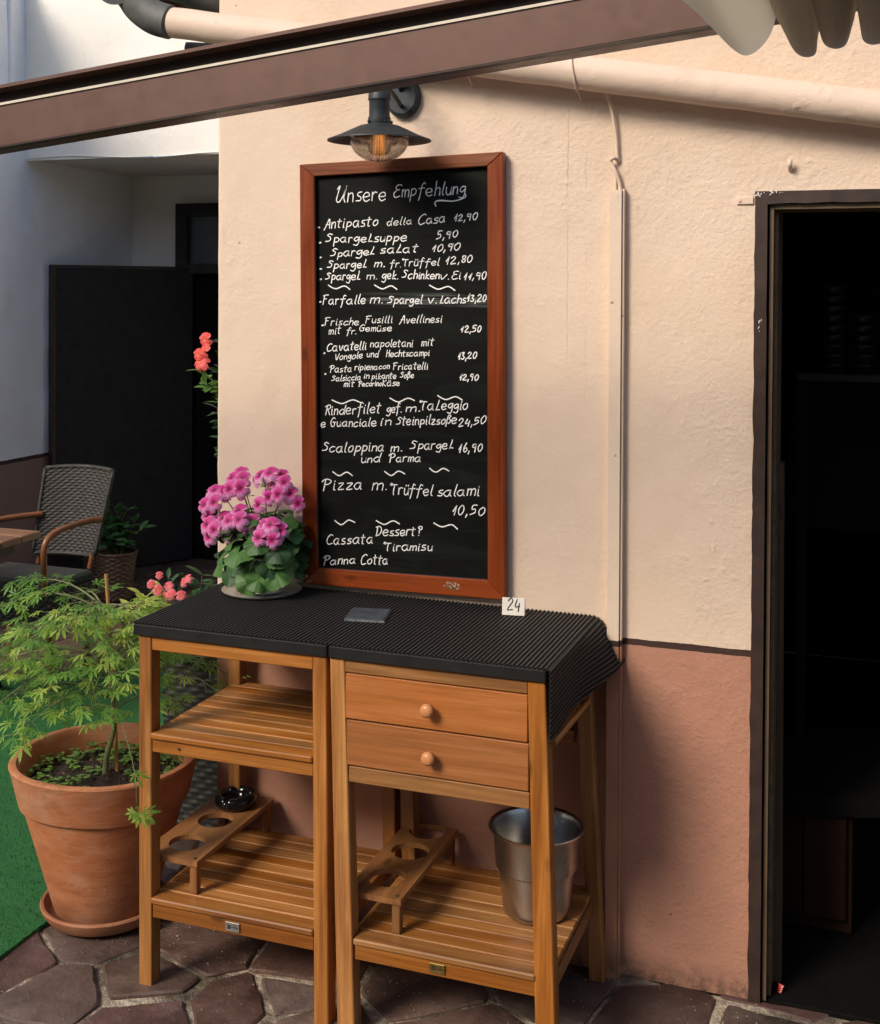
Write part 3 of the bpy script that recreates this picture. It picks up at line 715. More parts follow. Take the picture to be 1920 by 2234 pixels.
# (left x, right x, bottom z, bottom x) at the far end; folds run towards the viewer
for (xl, xr, xb, zb, sk) in ((1.470, 1.594, 1.552, 2.003, 0.0), (1.572, 1.655, 1.632, 1.996, 0.01), (1.628, 1.697, 1.668, 2.004, 0.0), (1.690, 1.765, 1.716, 2.006, 0.0), (1.755, 1.83, 1.79, 2.003, 0.0), (1.82, 1.90, 1.86, 2.0, 0), (1.89, 1.97, 1.93, 2.0, 0))+tuple((1.96+.085*k, 2.04+.085*k, 2.0+.085*k, 2.0+.003*(k % 3), 0) for k in range(14)):
    prof = crom([(xl-0.10, 0, 2.25), (xl-0.03, 0, 2.12), (xl+(xb-xl)*0.35, 0, 2.055), (xb-0.012, 0, zb+0.006), (xb+0.012, 0, zb+0.001), (xr-0.006, 0, zb+0.027), (xr+0.001, 0, zb+0.07), (xr-0.004, 0, 2.12), (xr-0.01, 0, 2.25)], 6)
    mm = MB(); nP = len(prof)-1
    def f(u, v, prof=prof, nP=nP, xb=xb):
        p = prof[min(nP, int(round(u*nP)))]; y = -1.30-2.6*v
        w = 0.003*noise.noise(Vector((u*3, v*14, xb*9)))
        return (p.x+w, y+0.02*(p.z-2.0), p.z+0.02*v+w)
    mm.grid(f, nP, 40)
    o = mm.build('fabric_fold', m_fabric, fold, smooth=True)

# ================================================================== SERVING TABLES
def leg(parent, xt0, xt1, xb0, xb1, y0, y1, zt, mat=None):
    mm = MB(); mm.hexa([(xb0, y0, 0), (xb1, y0, 0), (xb1, y1, 0), (xb0, y1, 0), (xt0, y0, zt), (xt1, y0, zt), (xt1, y1, zt), (xt0, y1, zt)], 0.0022)
    return mm.build('leg', mat or wood_z, parent, origin=((xt0+xt1)/2, (y0+y1)/2, 0.4))
YF, YB = -0.465, -0.022
def slats(parent, x0, x1, z, n, ys=-0.418, ye=-0.03, th=0.014, name='slat'):
    p = (ye-ys)/n
    for k in range(n):
        a_ = ys+k*p+0.0022; b_ = ys+(k+1)*p-0.0022; dz = rnd.uniform(-0.0008, 0.0008)
        boxo(name, wood_x, parent, x0, x1, a_, b_, z-th+dz, z+dz, 0.0018)
def plate(parent, x, z, mat):
    o = boxo('name_plate', mat, parent, x-0.0185, x+0.0185, YF-0.0015, YF+0.001, z-0.0105, z+0.0105, 0.0006)
    mm = MB(); rr = random.Random(int(x*100))
    y = YF-0.0022
    for k in range(3):
        cx = x-0.012+0.003*k
        mm.tube(crom([(cx, y, z-0.004), (cx+0.001, y, z+0.005), (cx+0.003, y, z), (cx+0.001, y, z-0.005)], 3), 0.0005, 4)
    for k in range(7):
        cx = x-0.001+0.0024*k; mm.tube([(cx, y, z-0.001), (cx+0.0012, y, z+0.002), (cx+0.0016, y, z-0.001)], 0.0004, 4)
    mm.tube([(x-0.002, y, z-0.0045), (x+0.014, y, z-0.0045)], 0.0005, 4)
    mm.tube(crom([(x+0.001, y, z+0.004), (x+0.006, y, z+0.0065), (x+0.011, y, z+0.004)], 3), 0.0006, 4)
    mm.build('emblem', m_etch, o)

T1 = thing('serving_table', 'left honey wood serving table with an open slatted middle shelf', 'table', (0.305, -0.24, 0), 'wooden serving tables under the chalkboard')
boxo('tabletop', m_black, T1, 0.042, 0.5535, -0.472, -0.005, 0.845, 0.874, 0.003)
leg(T1, .054, .0885, .057, .0915, YF, YF+.042, .8445)
leg(T1, .514, .5485, .522, .5585, YF, YF+.042, .8445)
leg(T1, .074, .108, .074, .108, -.062, YB, .8445)
leg(T1, .514, .5485, .530, .565, -.062, YB, .8445)
boxo('top_rail', wood_x, T1, .0895, .5135, YF+.002, YF+.024, .812, .8447)
boxo('back_rail', wood_x, T1, .109, .5135, -.045, -.026, .805, .8447)
for x0 in (.062, .520):
    boxo('side_rail', wood_y, T1, x0, x0+.02, YF+.043, -.063, .812, .8446)
    boxo('side_rail', wood_y, T1, x0, x0+.02, YF+.043, -.063, .562, .596)
    boxo('side_rail', wood_y, T1, x0+.002, x0+.022, YF+.043, -.063, .165, .199)
boxo('shelf_rail', wood_x, T1, .0905, .516, YF+.003, YF+.023, .567, .5985)
boxo('shelf_lip', wood_x, T1, .0885, .5155, YF-.004, YF+.044, .599, .6135, .003)
slats(T1, .0835, .5185, .6125, 9)
boxo('shelf_rail', wood_x, T1, .0925, .519, YF+.003, YF+.023, .168, .2025)
boxo('shelf_lip', wood_x, T1, .0905, .5195, YF-.004, YF+.044, .203, .2175, .003)
slats(T1, .0855, .5215, .2165, 9)
plate(T1, .311, .186, m_nickel)
mm = MB(); mm.tube([(.165, YF+.0026, .584), (.165, YF-.0005, .584)], 0.0032, 10); mm.build('screw', m_etch, T1)
# wire glass hangers under the middle shelf
for x0, x1, y0 in ((.135, .215, -.40), (.25, .33, -.38)):
    mm = MB()
    for xx in (x0, x1):
        mm.tube([(xx, y0, .566), (xx, y0, .543), (xx, y0+.29, .543), (xx, y0+.29, .566)], 0.0014, 6)
    mm.tube([(x0, y0, .5435), (x0+.014, y0, .5435)], 0.0014, 6); mm.tube([(x1-.022, y0, .5435), (x1, y0, .5435)], 0.0014, 6); mm.tube([(x0, y0+.29, .5435), (x1, y0+.29, .5435)], 0.0014, 6)
    mm.build('glass_hanger', m_wire, T1)

T2 = thing('serving_table', 'right honey wood serving table with two drawers', 'table', (0.81, -0.24, 0), 'wooden serving tables under the chalkboard')
boxo('tabletop', m_black, T2, 0.5565, 1.064, -0.472, -0.005, 0.845, 0.874, 0.003)
leg(T2, .558, .594, .580, .623, YF, YF+.042, .8445)
leg(T2, 1.021, 1.0605, 1.046, 1.090, YF, YF+.042, .8445)
leg(T2, .560, .595, .585, .622, -.062, YB, .8445)
leg(T2, 1.025, 1.060, 1.068, 1.104, -.062, YB, .8445)
boxo('top_rail', wood_x, T2, .595, 1.0205, YF+.002, YF+.024, .816, .8447)
for (z0, z1, nm) in ((.712, .8135, 0), (.607, .7085, 1)):
    xl, xr = .597+nm*.003, 1.0215+nm*.003
    dr_ = boxo('drawer', drawer_wood, T2, xl, xr, YF+.001, YF+.022, z0, z1, .0015)
    mm = MB(); kc = Vector((xl+.203, YF+.001, (z0+z1)/2-.003)); prof = [(0.0075, 0), (0.0065, .006), (.008, .012), (.0135, .016), (.0155, .022), (.014, .028), (.008, .0315), (0.0001, .032)]
    mm.tube([kc+Vector((0, -z, 0)) for r, z in prof], [r for r, z in prof], 28)
    mm.build('knob', knob_wood, dr_, smooth=True, origin=kc)
    boxo('drawer_box', wood_y, T2, xl+.02, xr-.02, YF+.024, -.08, z0+.008, z1-.012)
boxo('middle_rail', wood_x, T2, .6045, 1.0265, YF+.003, YF+.024, .568, .6035)
boxo('back_rail', wood_x, T2, .598, 1.024, -.045, -.026, .568, .60)
for x0 in (.566, 1.033):
    boxo('side_panel', wood_y, T2, x0, x0+.016, YF+.043, -.063, .665, .8446)
    boxo('side_rail', wood_y, T2, x0+.024, x0+.042, YF+.043, -.063, .162, .1985)
mm = MB(); mm.tube([(1.071, YF+.035, .706), (1.071, -.10, .696)], .0075, 12); mm.tube([(1.06, YF+.05, .705), (1.073, YF+.05, .705)], .006, 8); mm.tube([(1.056, -.12, .697), (1.073, -.12, .697)], .006, 8)
mm.build('towel_rail', wood_y, T2, smooth='auto')
boxo('shelf_rail', wood_x, T2, .6215, 1.042, YF+.003, YF+.023, .168, .2025)
boxo('shelf_lip', wood_x, T2, .6195, 1.0425, YF-.004, YF+.044, .203, .2175, .003)
slats(T2, .612, 1.072, .2165, 9)
plate(T2, .819, .187, m_brass)

# ---- ribbed mat over both tables, hanging down the right end
mat_t = thing('ribbed_mat', 'black ribbed rubber mat covering both tables and draped over the right end', 'mat', (0.55, -0.24, 0.875))
per = 0.0105; XR = 1.066; ZT = 0.8755
top_n = int((XR-0.042)/(per/4)); hang_n = int(0.17/(per/4))
NY = 26
mm = MB(); NU = top_n+hang_n
def matf(u, v):
    i = u*NU; y = -0.4725+0.4695*v; s = i*per/4
    rib = (0.0028, 0.0028, -0.0010, -0.0010)[int(round(i)) % 4]
    fl = max(0.0, (v-0.35)/0.65)**1.6
    wav = 0.0012*noise.noise(Vector((s*6, v*3, 0)))*max(0, v-0.1)
    L = XR-0.042-0.012*fl
    if s <= L: return (0.042+s, y, ZT+rib+max(0, wav))
    t = s-L; Ls = 0.155-0.02*v
    t = min(t, Ls)
    rr = 0.006+0.03*fl
    ang = min(pi/2*(1-0.33*fl), t/rr); th = ang
    x = XR-0.012*fl+rr*sin(th); z = ZT-rr*(1-cos(th)); rem = t-rr*th
    if rem > 0: x += rem*cos(th); z -= rem*sin(th)
    x += 0.006*sin(v*9)*t/Ls*(0.3+fl); 
    return (x+rib*sin(th), y+0.006*fl*t/Ls, z+rib*cos(th))
mm.grid(matf, NU, NY)
mm.mi = [0 if (q % NU) % 4 in (0, 3) else 1 for q in range(NU*NY)]
mm.mi = [0 if (q % NU) % 4 == 0 else 1 for q in range(NU*NY)]
o = mm.build('mat_sheet', [m_mat, m_mat_gap], mat_t)
sm = o.modifiers.new('thickness', 'SOLIDIFY'); sm.thickness = 0.0012; sm.offset = -1

# ================================================================== CHALKBOARD
CB = thing('chalkboard', 'large black menu chalkboard in a reddish brown wooden frame on the wall', 'chalkboard', (0.56, -0.02, 0.9))
OT = [(.266, 2.009), (.830, 2.025), (.841, .901), (.280, .893)]      # TL TR BR BL
IT = [(.3095, 1.977), (.7885, 1.990), (.7955, .947), (.3235, .939)]
for k, nm, mt in ((0, 'top', frame_x), (1, 'right', frame_z), (2, 'bottom', frame_x), (3, 'left', frame_z)):
    a_, b_ = OT[k], OT[(k+1) % 4]; c_, d_ = IT[(k+1) % 4], IT[k]
    mm = MB(); q = [a_, b_, c_, d_]
    mm.hexa([(p[0], -0.033, p[1]) for p in q]+[(p[0], -0.006, p[1]) for p in q], 0.0022)
    mm.build('frame_rail' if mt is frame_x else 'frame_stile', mt, CB, origin=((a_[0]+b_[0])/2, -0.02, (a_[1]+b_[1])/2), fixn=True)
mm = MB(); mm.hexa([(p[0], -0.018, p[1]) for p in IT]+[(p[0], -0.010, p[1]) for p in IT]); mm.build('panel', m_board, CB, fixn=True)
m_trim = plain('black_trim', (0.02, 0.022, 0.024), 0.35)
def trim(p, q, w):
    p, q = Vector((p[0], 0, p[1])), Vector((q[0], 0, q[1])); d = (q-p).normalized(); n = Vector((-d.z, 0, d.x))*w
    mm = MB(); c = [p, q, q-n, p-n]; mm.hexa([(v.x, -0.0275, v.z) for v in c]+[(v.x, -0.019, v.z) for v in c], .0008); mm.build('inner_trim', m_trim, CB, fixn=True)
e = 0.0006
trim((IT[2][0]-e, IT[2][1]+e), (IT[3][0]+e, IT[3][1]+e), 0.012 if False else -0.012)
trim((IT[3][0]+e, IT[3][1]+.014), (IT[0][0]+e, IT[0][1]-.006), -0.0065)
trim((IT[1][0]-e, IT[1][1]-.006), (IT[2][0]-e, IT[2][1]+.014), -0.003)
# residue of a torn sticker on the bottom rail
m_resid = plain('glue_residue', (0.36, 0.25, 0.17), 0.8, var=0.5, sc=150)
mm = MB(); rg = random.Random(2)
for _ in range(46):
    px, pz = rg.gauss(.702, .010), rg.gauss(.9245, .0045); r = rg.uniform(.0008, .0034)
    mm.add([(px+r*rg.uniform(.7, 1.6)*cos(t), -0.0336-0.0001*(_ % 5), pz+r*sin(t)) for t in (0, 1, 2.1, 3.2, 4.2, 5.3)], [(5, 4, 3, 2, 1, 0)])
tag(mm.build('sticker_residue', m_resid, CB), kind='stuff')

GL = {
'a': "5,5 2,5 0,2.5 2,0 4,1 5,5|5,5 5,1 6,0", 'c': "5,4.5 3,5 0.5,3 1,0.5 3,0 5,1", 'd': "5,4 2.5,5 0,2.5 2,0 4,1 5,4|5.5,10 5,3 5.5,0",
'e': "0.5,2.5 4.5,3 4,5 1.5,5 0,2.5 2,0 5,0.8", 'f': "5,9 3.5,10 2.5,7 2,0 1.5,-3.5|0,5 5,5.5", 'g': "5,4.5 2.5,5 0.5,2.8 2.5,1 4.5,3|5,5 5,-1 3.5,-4 0.5,-3",
'h': "1,10 0.5,0|0.7,3.5 3,5 4.5,4 4.5,0", 'i': "1,5 1,0.5 1.8,0|1.1,7.2 1.3,7.7", 'k': "1,10 0.7,0|4.5,5 1,2.2 4.8,0", 'l': "1.6,10 0.8,1.5 2,0",
'm': "0.5,5 0.5,0|0.5,3.5 2,5 3,4 3,0|3,3.5 4.8,5 6,4 6,0", 'n': "0.5,5 0.5,0|0.5,3.5 2.5,5 4,4 4.2,0", 'o': "3,5 0.5,3 1,0.5 3,0 5,2 4.5,4.5 3,5",
'p': "1,5 0.6,-4|0.8,4 3,5 5,3.5 4,1 1,0.5", 'r': "0.5,5 0.6,0|0.6,3.2 2,5 3.8,4.8", 's': "4,5 1.5,4.6 1.2,3 3.8,2 3.5,0.3 0.5,0.2",
't': "2,9 1.6,1 3,0|0,6 4,6.3", 'u': "0.5,5 0.8,1 2.5,0 4.2,1.5 4.5,5|4.5,5 4.7,0", 'v': "0.3,5 2,0 4.2,5", 'z': "0.5,5 4.2,5 0.5,0.2 4.7,0.2",
'ü': "0.5,5 0.8,1 2.5,0 4.2,1.5 4.5,5|4.5,5 4.7,0|1.4,7.2 1.5,8|3.6,7.2 3.7,8", 'ä': "5,5 2,5 0,2.5 2,0 4,1 5,5|5,5 5,1 6,0|1.8,7.2 1.9,8|4,7.2 4.1,8",
'ß': "0.5,-3.5 1.2,8 3,10 4.5,8 2.5,5.5 4.8,3.5 4,0.5 2,0.5", 'L': "2.4,9.6 2.5,7 1.0,0.5 1.0,0.3 2.6,0.6 4.4,0.4",
'U': "0.5,8 2,10.5 1,4 0.5,1 2.5,0.2 5,4 6.5,10|6.5,10 5.3,3 6.3,0", 'E': "5.5,9.5 3,10 1,8 2.5,5.5 4.5,5.4|2.5,5.5 0,3 1.5,0 5.5,1",
'A': "-0.5,-1.8 1.5,2 4,10 5.5,0|1,3.5 5,3.6", 'C': "6,9 4,10 1,7 0.3,3 2,0.2 6,1", 'S': "6,8.5 3,9.5 1.5,7.5 4.5,5 4,2 0,1.5", 
'T': "1.8,8.2 0.2,9 1,10.6 3,9.2 7,9|4.5,9 4,3 4.5,0", 'F': "1.5,9.5 1,0|0.2,9 3,10 6.3,10|1.2,5.3 4.5,5.6", 'G': "5.5,8.5 3,9.5 0.5,5 2,0.5 5,1 5,4.5|3,4.5 6,4.5",
'V': "0,9 2.5,0 5.5,9.5", 'H': "1,10 0.8,0|5,10 5,0|1,5 5,5.3", 'P': "1.6,9 1,-0.6|-0.6,7.2 0.5,9.3 3,10 5.5,8 4,5 1.3,4.5", 
'R': "1.6,9 1,0|-0.6,8 3,10 5,8 4,5.4 1.3,4.8|2.6,5 5.4,0", 'K': "1,10 1,0|5,9.5 1.2,4.5 5.2,0", 'D': "1.2,9 1,0|-0.6,8.8 3.6,9.6 6,5.5 4,1 0.2,0.2",
'0': "2.5,7 0.6,4.5 1,0.8 2.6,0 4.4,2.6 4,6 2.5,7", '1': "0.2,2.6 2.4,7|2.4,7 1.5,0", '2': "0.5,5.5 2.5,7 4,5 0.5,0.4 4.6,0.3", '3': "0.5,6.6 3.5,7 2,4 4,2 2.5,0 0.3,0.8",
'4': "2,7 0.5,2.5 4.5,2.8|4.2,4.6 3.6,-0.8", '5': "4.7,7 1.6,6.9 1,4 3.5,4.1 4,1.5 0.5,0", '6': "3.2,7.4 0.8,3 2,0 4,1.5 3,3.5 1,2.3", '8': "3.6,6.5 1.2,6.2 1.5,4.2 4,2 2.5,0 0.7,1.8 3.5,4.5 3.6,6.5",
'9': "4,6.2 1.7,6.6 1,4.2 3.3,4 4.2,6.3|4.2,6.5 3.5,-0.4", ',': "1,0.8 0.3,-1.8", '.': "0.5,0.1 0.9,0.3", '?': "2.6,6.5 1,7.5 1.8,9.4 4.6,8.6 4.4,6 2.4,4.6 2.6,2.4|2.4,0.0 2.6,0.3",
}
def ribbon(mm, pts, w, y, nrm_y=-1):
    pts = [Vector(p) for p in pts]; m_ = len(pts); b = len(mm.v)
    for i, p in enumerate(pts):
        d = pts[min(i+1, m_-1)]-pts[max(i-1, 0)]; d = d.normalized() if d.length > 1e-9 else Vector((1, 0))
        n = Vector((-d.y, d.x))*w*(0.5+0.09*sin(i*1.3+p.x*300))
        mm.v += [(p.x+n.x, y, p.y+n.y), (p.x-n.x, y, p.y-n.y)]
    for i in range(m_-1): mm.f.append((b+2*i, b+2*i+1, b+2*i+3, b+2*i+2)); mm.mi.append(0)
    for e, q in ((pts[0], 0), (pts[-1], 1)):
        mm.add([(e.x+w*.5*cos(t*pi/4), y-0.00002, e.y+w*.5*sin(t*pi/4)) for t in range(8)], [tuple(range(7, -1, -1))])
def word(mm, text, x0, z0, x1, z1, h, w, y, slant=0.14, rr=None):
    """h is the x-height for words and the full digit height for prices"""
    rr = rr or random.Random(hash_s(text)+int(x0*1000)+int(z0*1000))
    strokes = []; cur = 0.0
    for ch in text:
        g_ = [[tuple(map(float, p.split(','))) for p in st.split()] for st in GL[ch].split('|')]
        if ch in 'ftlhkd' and False: pass
        mxx = max(p[0] for st in g_ for p in st); jy = rr.uniform(-.35, .35); sx = rr.uniform(.9, 1.1); sy = rr.uniform(.9, 1.12); sl = rr.uniform(-.05, .05)
        for st in g_:
            strokes.append([(cur+p[0]*sx+p[1]*sl+rr.uniform(-.15, .15), p[1]*sy+jy+rr.uniform(-.15, .15)) for p in st])
        cur += mxx*sx+rr.uniform(1.1, 1.9)
    digit = text[0].isdigit(); unit = h*1.22/7.0 if digit else h/5.0; yy = lambda q: q if digit or 0 <= q <= 5 else (5+(q-5)*.78 if q > 5 else q*.8)
    xs = [p[0]+p[1]*slant for st in strokes for p in st]; mn, mxv = min(xs), max(xs); k = (x1-x0)/max(mxv-mn, .01)
    tt = (z1-z0)/max(x1-x0, 1e-6)
    for st in strokes:
        pp = []
        for p in st:
            X = x0+(p[0]+p[1]*slant-mn)*k; pp.append((X, z0+(X-x0)*tt+yy(p[1])*unit))
        ribbon(mm, [(v.x, v.y) for v in crom([(a_, b_, 0) for a_, b_ in pp], 5)] if len(pp) > 2 else pp, w, y)
def hash_s(s): return sum((i+1)*ord(c) for i, c in enumerate(s)) % 9973
TEXT= [('Unsere',0.368,1.908,0.507,1.909,0.022),('Empfehlung',0.531,1.917,0.727,1.923,0.019),('Antipasto',0.332,1.839,0.486,1.845,0.015),('della',0.512,1.845,0.58,1.847,0.011),('Casa',0.6,1.845,0.671,1.852,0.013),('12,90',0.698,1.853,0.759,1.858,0.014),('SpargeLsuppe',0.337,1.801,0.566,1.804,0.013),('5,90',0.649,1.809,0.706,1.813,0.015),('SpargeL',0.351,1.763,0.476,1.77,0.012),('saLat',0.494,1.773,0.599,1.775,0.012),('10,90',0.639,1.776,0.713,1.781,0.014),('SpargeL',0.342,1.732,0.454,1.735,0.012),('m.',0.477,1.737,0.506,1.737,0.012),('fr.',0.522,1.737,0.551,1.737,0.011),('Trüffel',0.556,1.739,0.658,1.741,0.011),('12,80',0.676,1.744,0.745,1.75,0.014),('SpargeL',0.337,1.702,0.436,1.704,0.012),('m.',0.456,1.705,0.484,1.705,0.011),('gek.',0.498,1.706,0.543,1.706,0.012),('Schinken',0.555,1.706,0.657,1.707,0.012),('v.',0.662,1.705,0.683,1.706,0.011),('Ei',0.692,1.706,0.715,1.706,0.011),('11,90',0.725,1.705,0.783,1.707,0.014),('Farfalle',0.33,1.637,0.451,1.64,0.013),('m.',0.466,1.642,0.5,1.643,0.013),('Spargel',0.514,1.641,0.612,1.643,0.012),('v.',0.628,1.644,0.65,1.644,0.012),('Lachs',0.66,1.644,0.73,1.645,0.012),('13,20',0.734,1.649,0.783,1.65,0.014),('Frische',0.336,1.582,0.433,1.585,0.011),('Fusilli',0.453,1.59,0.528,1.592,0.01),('Avellinesi',0.548,1.591,0.666,1.595,0.011),('mit',0.348,1.559,0.382,1.561,0.011),('fr.',0.4,1.561,0.426,1.561,0.009),('Gemüse',0.437,1.568,0.526,1.571,0.009),('12,50',0.717,1.571,0.77,1.572,0.013),('Cavatelli',0.343,1.514,0.455,1.521,0.012),('napoletani',0.467,1.527,0.586,1.531,0.011),('mit',0.61,1.534,0.644,1.535,0.011),('Vongole',0.368,1.491,0.444,1.498,0.01),('und',0.458,1.501,0.492,1.502,0.01),('Hechtscampi',0.512,1.503,0.632,1.509,0.009),('13,20',0.71,1.501,0.759,1.506,0.013),('Pasta',0.351,1.458,0.413,1.461,0.01),('ripiena',0.423,1.466,0.487,1.469,0.009),('con',0.492,1.471,0.521,1.472,0.009),('Fricatelli',0.532,1.47,0.627,1.474,0.01),('Salsiccia',0.356,1.434,0.439,1.441,0.009),('in',0.45,1.445,0.464,1.445,0.008),('pikante',0.471,1.444,0.539,1.447,0.009),('Soße',0.551,1.448,0.588,1.451,0.009),('12,90',0.715,1.448,0.764,1.45,0.013),('mit',0.392,1.421,0.422,1.423,0.009),('Pecorino',0.434,1.424,0.499,1.427,0.008),('Käse',0.502,1.426,0.549,1.429,0.009),('Rinderfilet',0.339,1.345,0.498,1.356,0.015),('gef.',0.513,1.357,0.555,1.36,0.013),('m.',0.568,1.362,0.606,1.364,0.013),('TaLeggio',0.606,1.367,0.735,1.375,0.014),('e',0.326,1.311,0.338,1.312,0.013),('Guanciale',0.355,1.314,0.484,1.321,0.013),('in',0.498,1.324,0.526,1.326,0.012),('Steinpilzsoße',0.541,1.326,0.705,1.337,0.013),('24,50',0.712,1.329,0.785,1.342,0.015),('Scaloppina',0.33,1.244,0.505,1.258,0.015),('m.',0.526,1.257,0.557,1.259,0.013),('SpargeL',0.579,1.264,0.697,1.273,0.013),('16,90',0.713,1.263,0.775,1.271,0.016),('und',0.444,1.224,0.5,1.228,0.012),('Parma',0.521,1.229,0.608,1.235,0.012),('Pizza',0.33,1.144,0.443,1.154,0.016),('m.',0.474,1.153,0.514,1.155,0.018),('Trüffel',0.526,1.145,0.644,1.15,0.016),('salami',0.656,1.149,0.768,1.157,0.016),('10,50',0.698,1.103,0.783,1.109,0.018),('Dessert?',0.485,1.033,0.614,1.045,0.014),('Cassata',0.345,1.001,0.475,1.013,0.014),('Tiramisu',0.508,0.996,0.643,1.008,0.013),('Panna',0.335,0.945,0.426,0.957,0.013),('Cotta',0.444,0.956,0.518,0.962,0.014)]
LINES= [[(0.725,1.925),(0.726,1.914),(0.696,1.905),(0.659,1.907),(0.645,1.903),(0.647,1.893)],[(0.346,1.689),(0.358,1.682),(0.37,1.68),(0.386,1.686),(0.396,1.686),(0.408,1.678)],[(0.478,1.69),(0.491,1.683),(0.502,1.68),(0.519,1.687),(0.528,1.687),(0.541,1.679)],[(0.631,1.69),(0.645,1.683),(0.657,1.68),(0.676,1.686),(0.686,1.686),(0.7,1.677)],[(0.358,1.385),(0.374,1.379),(0.389,1.377),(0.411,1.386),(0.423,1.387),(0.44,1.381)],[(0.523,1.396),(0.537,1.389),(0.549,1.387),(0.568,1.396),(0.578,1.397),(0.591,1.392)],[(0.655,1.407),(0.668,1.4),(0.68,1.398),(0.698,1.405),(0.708,1.405),(0.721,1.398)],[(0.361,1.195),(0.372,1.188),(0.382,1.186),(0.397,1.195),(0.406,1.195),(0.417,1.188)],[(0.509,1.204),(0.52,1.197),(0.53,1.195),(0.545,1.206),(0.554,1.206),(0.565,1.201)],[(0.634,1.219),(0.644,1.212),(0.654,1.211),(0.668,1.22),(0.676,1.22),(0.686,1.215)],[(0.367,1.066),(0.378,1.059),(0.389,1.057),(0.405,1.069),(0.414,1.069),(0.425,1.065)],[(0.486,1.074),(0.499,1.068),(0.511,1.066),(0.528,1.075),(0.538,1.076),(0.551,1.07)],[(0.646,1.079),(0.659,1.073),(0.671,1.071),(0.688,1.077),(0.698,1.077),(0.71,1.068)],[(0.316,1.842),(0.319,1.842)],[(0.32,1.801),(0.323,1.802)],[(0.322,1.762),(0.324,1.763)],[(0.322,1.732),(0.325,1.732)],[(0.323,1.704),(0.325,1.705)],[(0.321,1.644),(0.324,1.645)],[(0.328,1.582),(0.331,1.583)],[(0.334,1.508),(0.336,1.509)],[(0.337,1.453),(0.339,1.454)]]

for i, t_ in enumerate(TEXT):
    mm = MB(); word(mm, *t_, w=0.0026 if t_[5] > .011 else 0.0021, y=-0.0186-0.00001*i)
    mm.build('chalk_word', m_chalk, CB)
for i, l_ in enumerate(LINES):
    mm = MB()
    if len(l_) == 2 and abs(l_[0][0]-l_[1][0]) < 0.01: ribbon(mm, l_, 0.0042, -0.0192)
    else: ribbon(mm, [(v.x, v.y) for v in crom([(a_, b_, 0) for a_, b_ in l_], 6)], 0.0031, -0.0192)
    mm.build('chalk_bullet' if len(l_) == 2 and abs(l_[0][0]-l_[1][0]) < 0.01 else 'chalk_squiggle', m_chalk, CB)

# ================================================================== WALL LAMP
LP = thing('wall_lamp', 'dark grey metal wall lamp with a clear glass bowl and glowing filament bulb', 'lamp', (0.55, 0, 2.18))
lc = Vector((0.558, -0.185, 0))
zz = lambda z: 2.046+(z-2.005)*0.84
def lz(prof, k=.92): return [(r*k, zz(z)) for r, z in prof]
mm = MB(); mm.lathe(lz([(0.0001, 2.205), (.012, 2.205), (.014, 2.175), (.016, 2.162), (.026, 2.156), (.034, 2.14), (.0355, 2.124), (.0335, 2.121), (.032, 2.118), (.032, 2.075), (.035, 2.072), (.036, 2.055), (.034, 2.05), (.036, 2.046)], .80), (lc.x, lc.y, 0), 40); mm.build('socket_housing', m_lamp, LP, smooth='auto')
mm = MB(); mm.lathe(lz([(.026, 2.054), (.055, 2.046), (.085, 2.031), (.112, 2.017), (.139, 2.006), (.1395, 2.003), (.137, 2.003), (.11, 2.012), (.08, 2.024), (.05, 2.036), (.026, 2.042)]), (lc.x, lc.y, 0), 72); mm.build('shade', m_lamp, LP, smooth='auto')
mm = MB(); prof = lz([(.079, 2.026)]+[(.0795*cos(t*pi/2/14), 2.008-.068*sin(t*pi/2/14)) for t in range(14)]+[(0.004, 1.939), (.0005, 1.936)])
prof2 = [(max(r-.0018, .0003), z+.0016) for r, z in reversed(prof[:-1])]
mm.lathe(prof+prof2, (lc.x, lc.y, 0), 64, closed=True); mm.build('glass_bowl', m_glass, LP, smooth=True, fixn=True)
mm = MB(); prof = lz([(.0125, 2.04), (.015, 2.03), (.027, 2.01), (.0315, 1.992), (.029, 1.974), (.018, 1.963), (.0005, 1.960)])
pr3 = [(v.x, v.y) for v in crom([(r, z, 0) for r, z in prof], 4)]
mm.lathe(pr3+[(max(r-.0009, .0002), z+.0008) for r, z in reversed(pr3)], (lc.x, lc.y, 0), 40, closed=True); mm.build('bulb', m_glass, LP, smooth=True, fixn=True)
mm = MB()
for k in range(8):
    t = 2*pi*k/8+.2; r = .0115
    mm.tube([(lc.x+r*.75*cos(t), lc.y+r*.75*sin(t), zz(2.032)), (lc.x+r*cos(t), lc.y+r*sin(t), zz(1.966))], .0009, 6)
mm.build('filament', m_fil, LP)
mm = MB(); mm.tube([(lc.x, lc.y, zz(2.05)), (lc.x, lc.y, zz(2.028))], .013, 16); mm.build('bulb_cap', m_wire, LP)
mm = MB(); nP = 44; cz = 2.178; cxp = 0.552
ring = [(cxp+.047*cos(2*pi*k/nP)*(1+.02*noise.noise(Vector((k*.7, 0, 0)))), cz+.054*sin(2*pi*k/nP)*(1+.02*noise.noise(Vector((k*.7, 4, 0))))) for k in range(nP)]
vs = [(x, -0.001, z) for x, z in ring]+[(x, -0.018, z) for x, z in ring]+[(cxp+(x-cxp)*.82, -0.023, cz+(z-cz)*.82) for x, z in ring]
mm.add(vs, [(k, (k+1) % nP, nP+(k+1) % nP, nP+k) for k in range(nP)]+[(nP+k, nP+(k+1) % nP, 2*nP+(k+1) % nP, 2*nP+k) for k in range(nP)]+[tuple(range(2*nP, 3*nP))]); mm.build('wall_plate', m_lamp, LP, fixn=True)
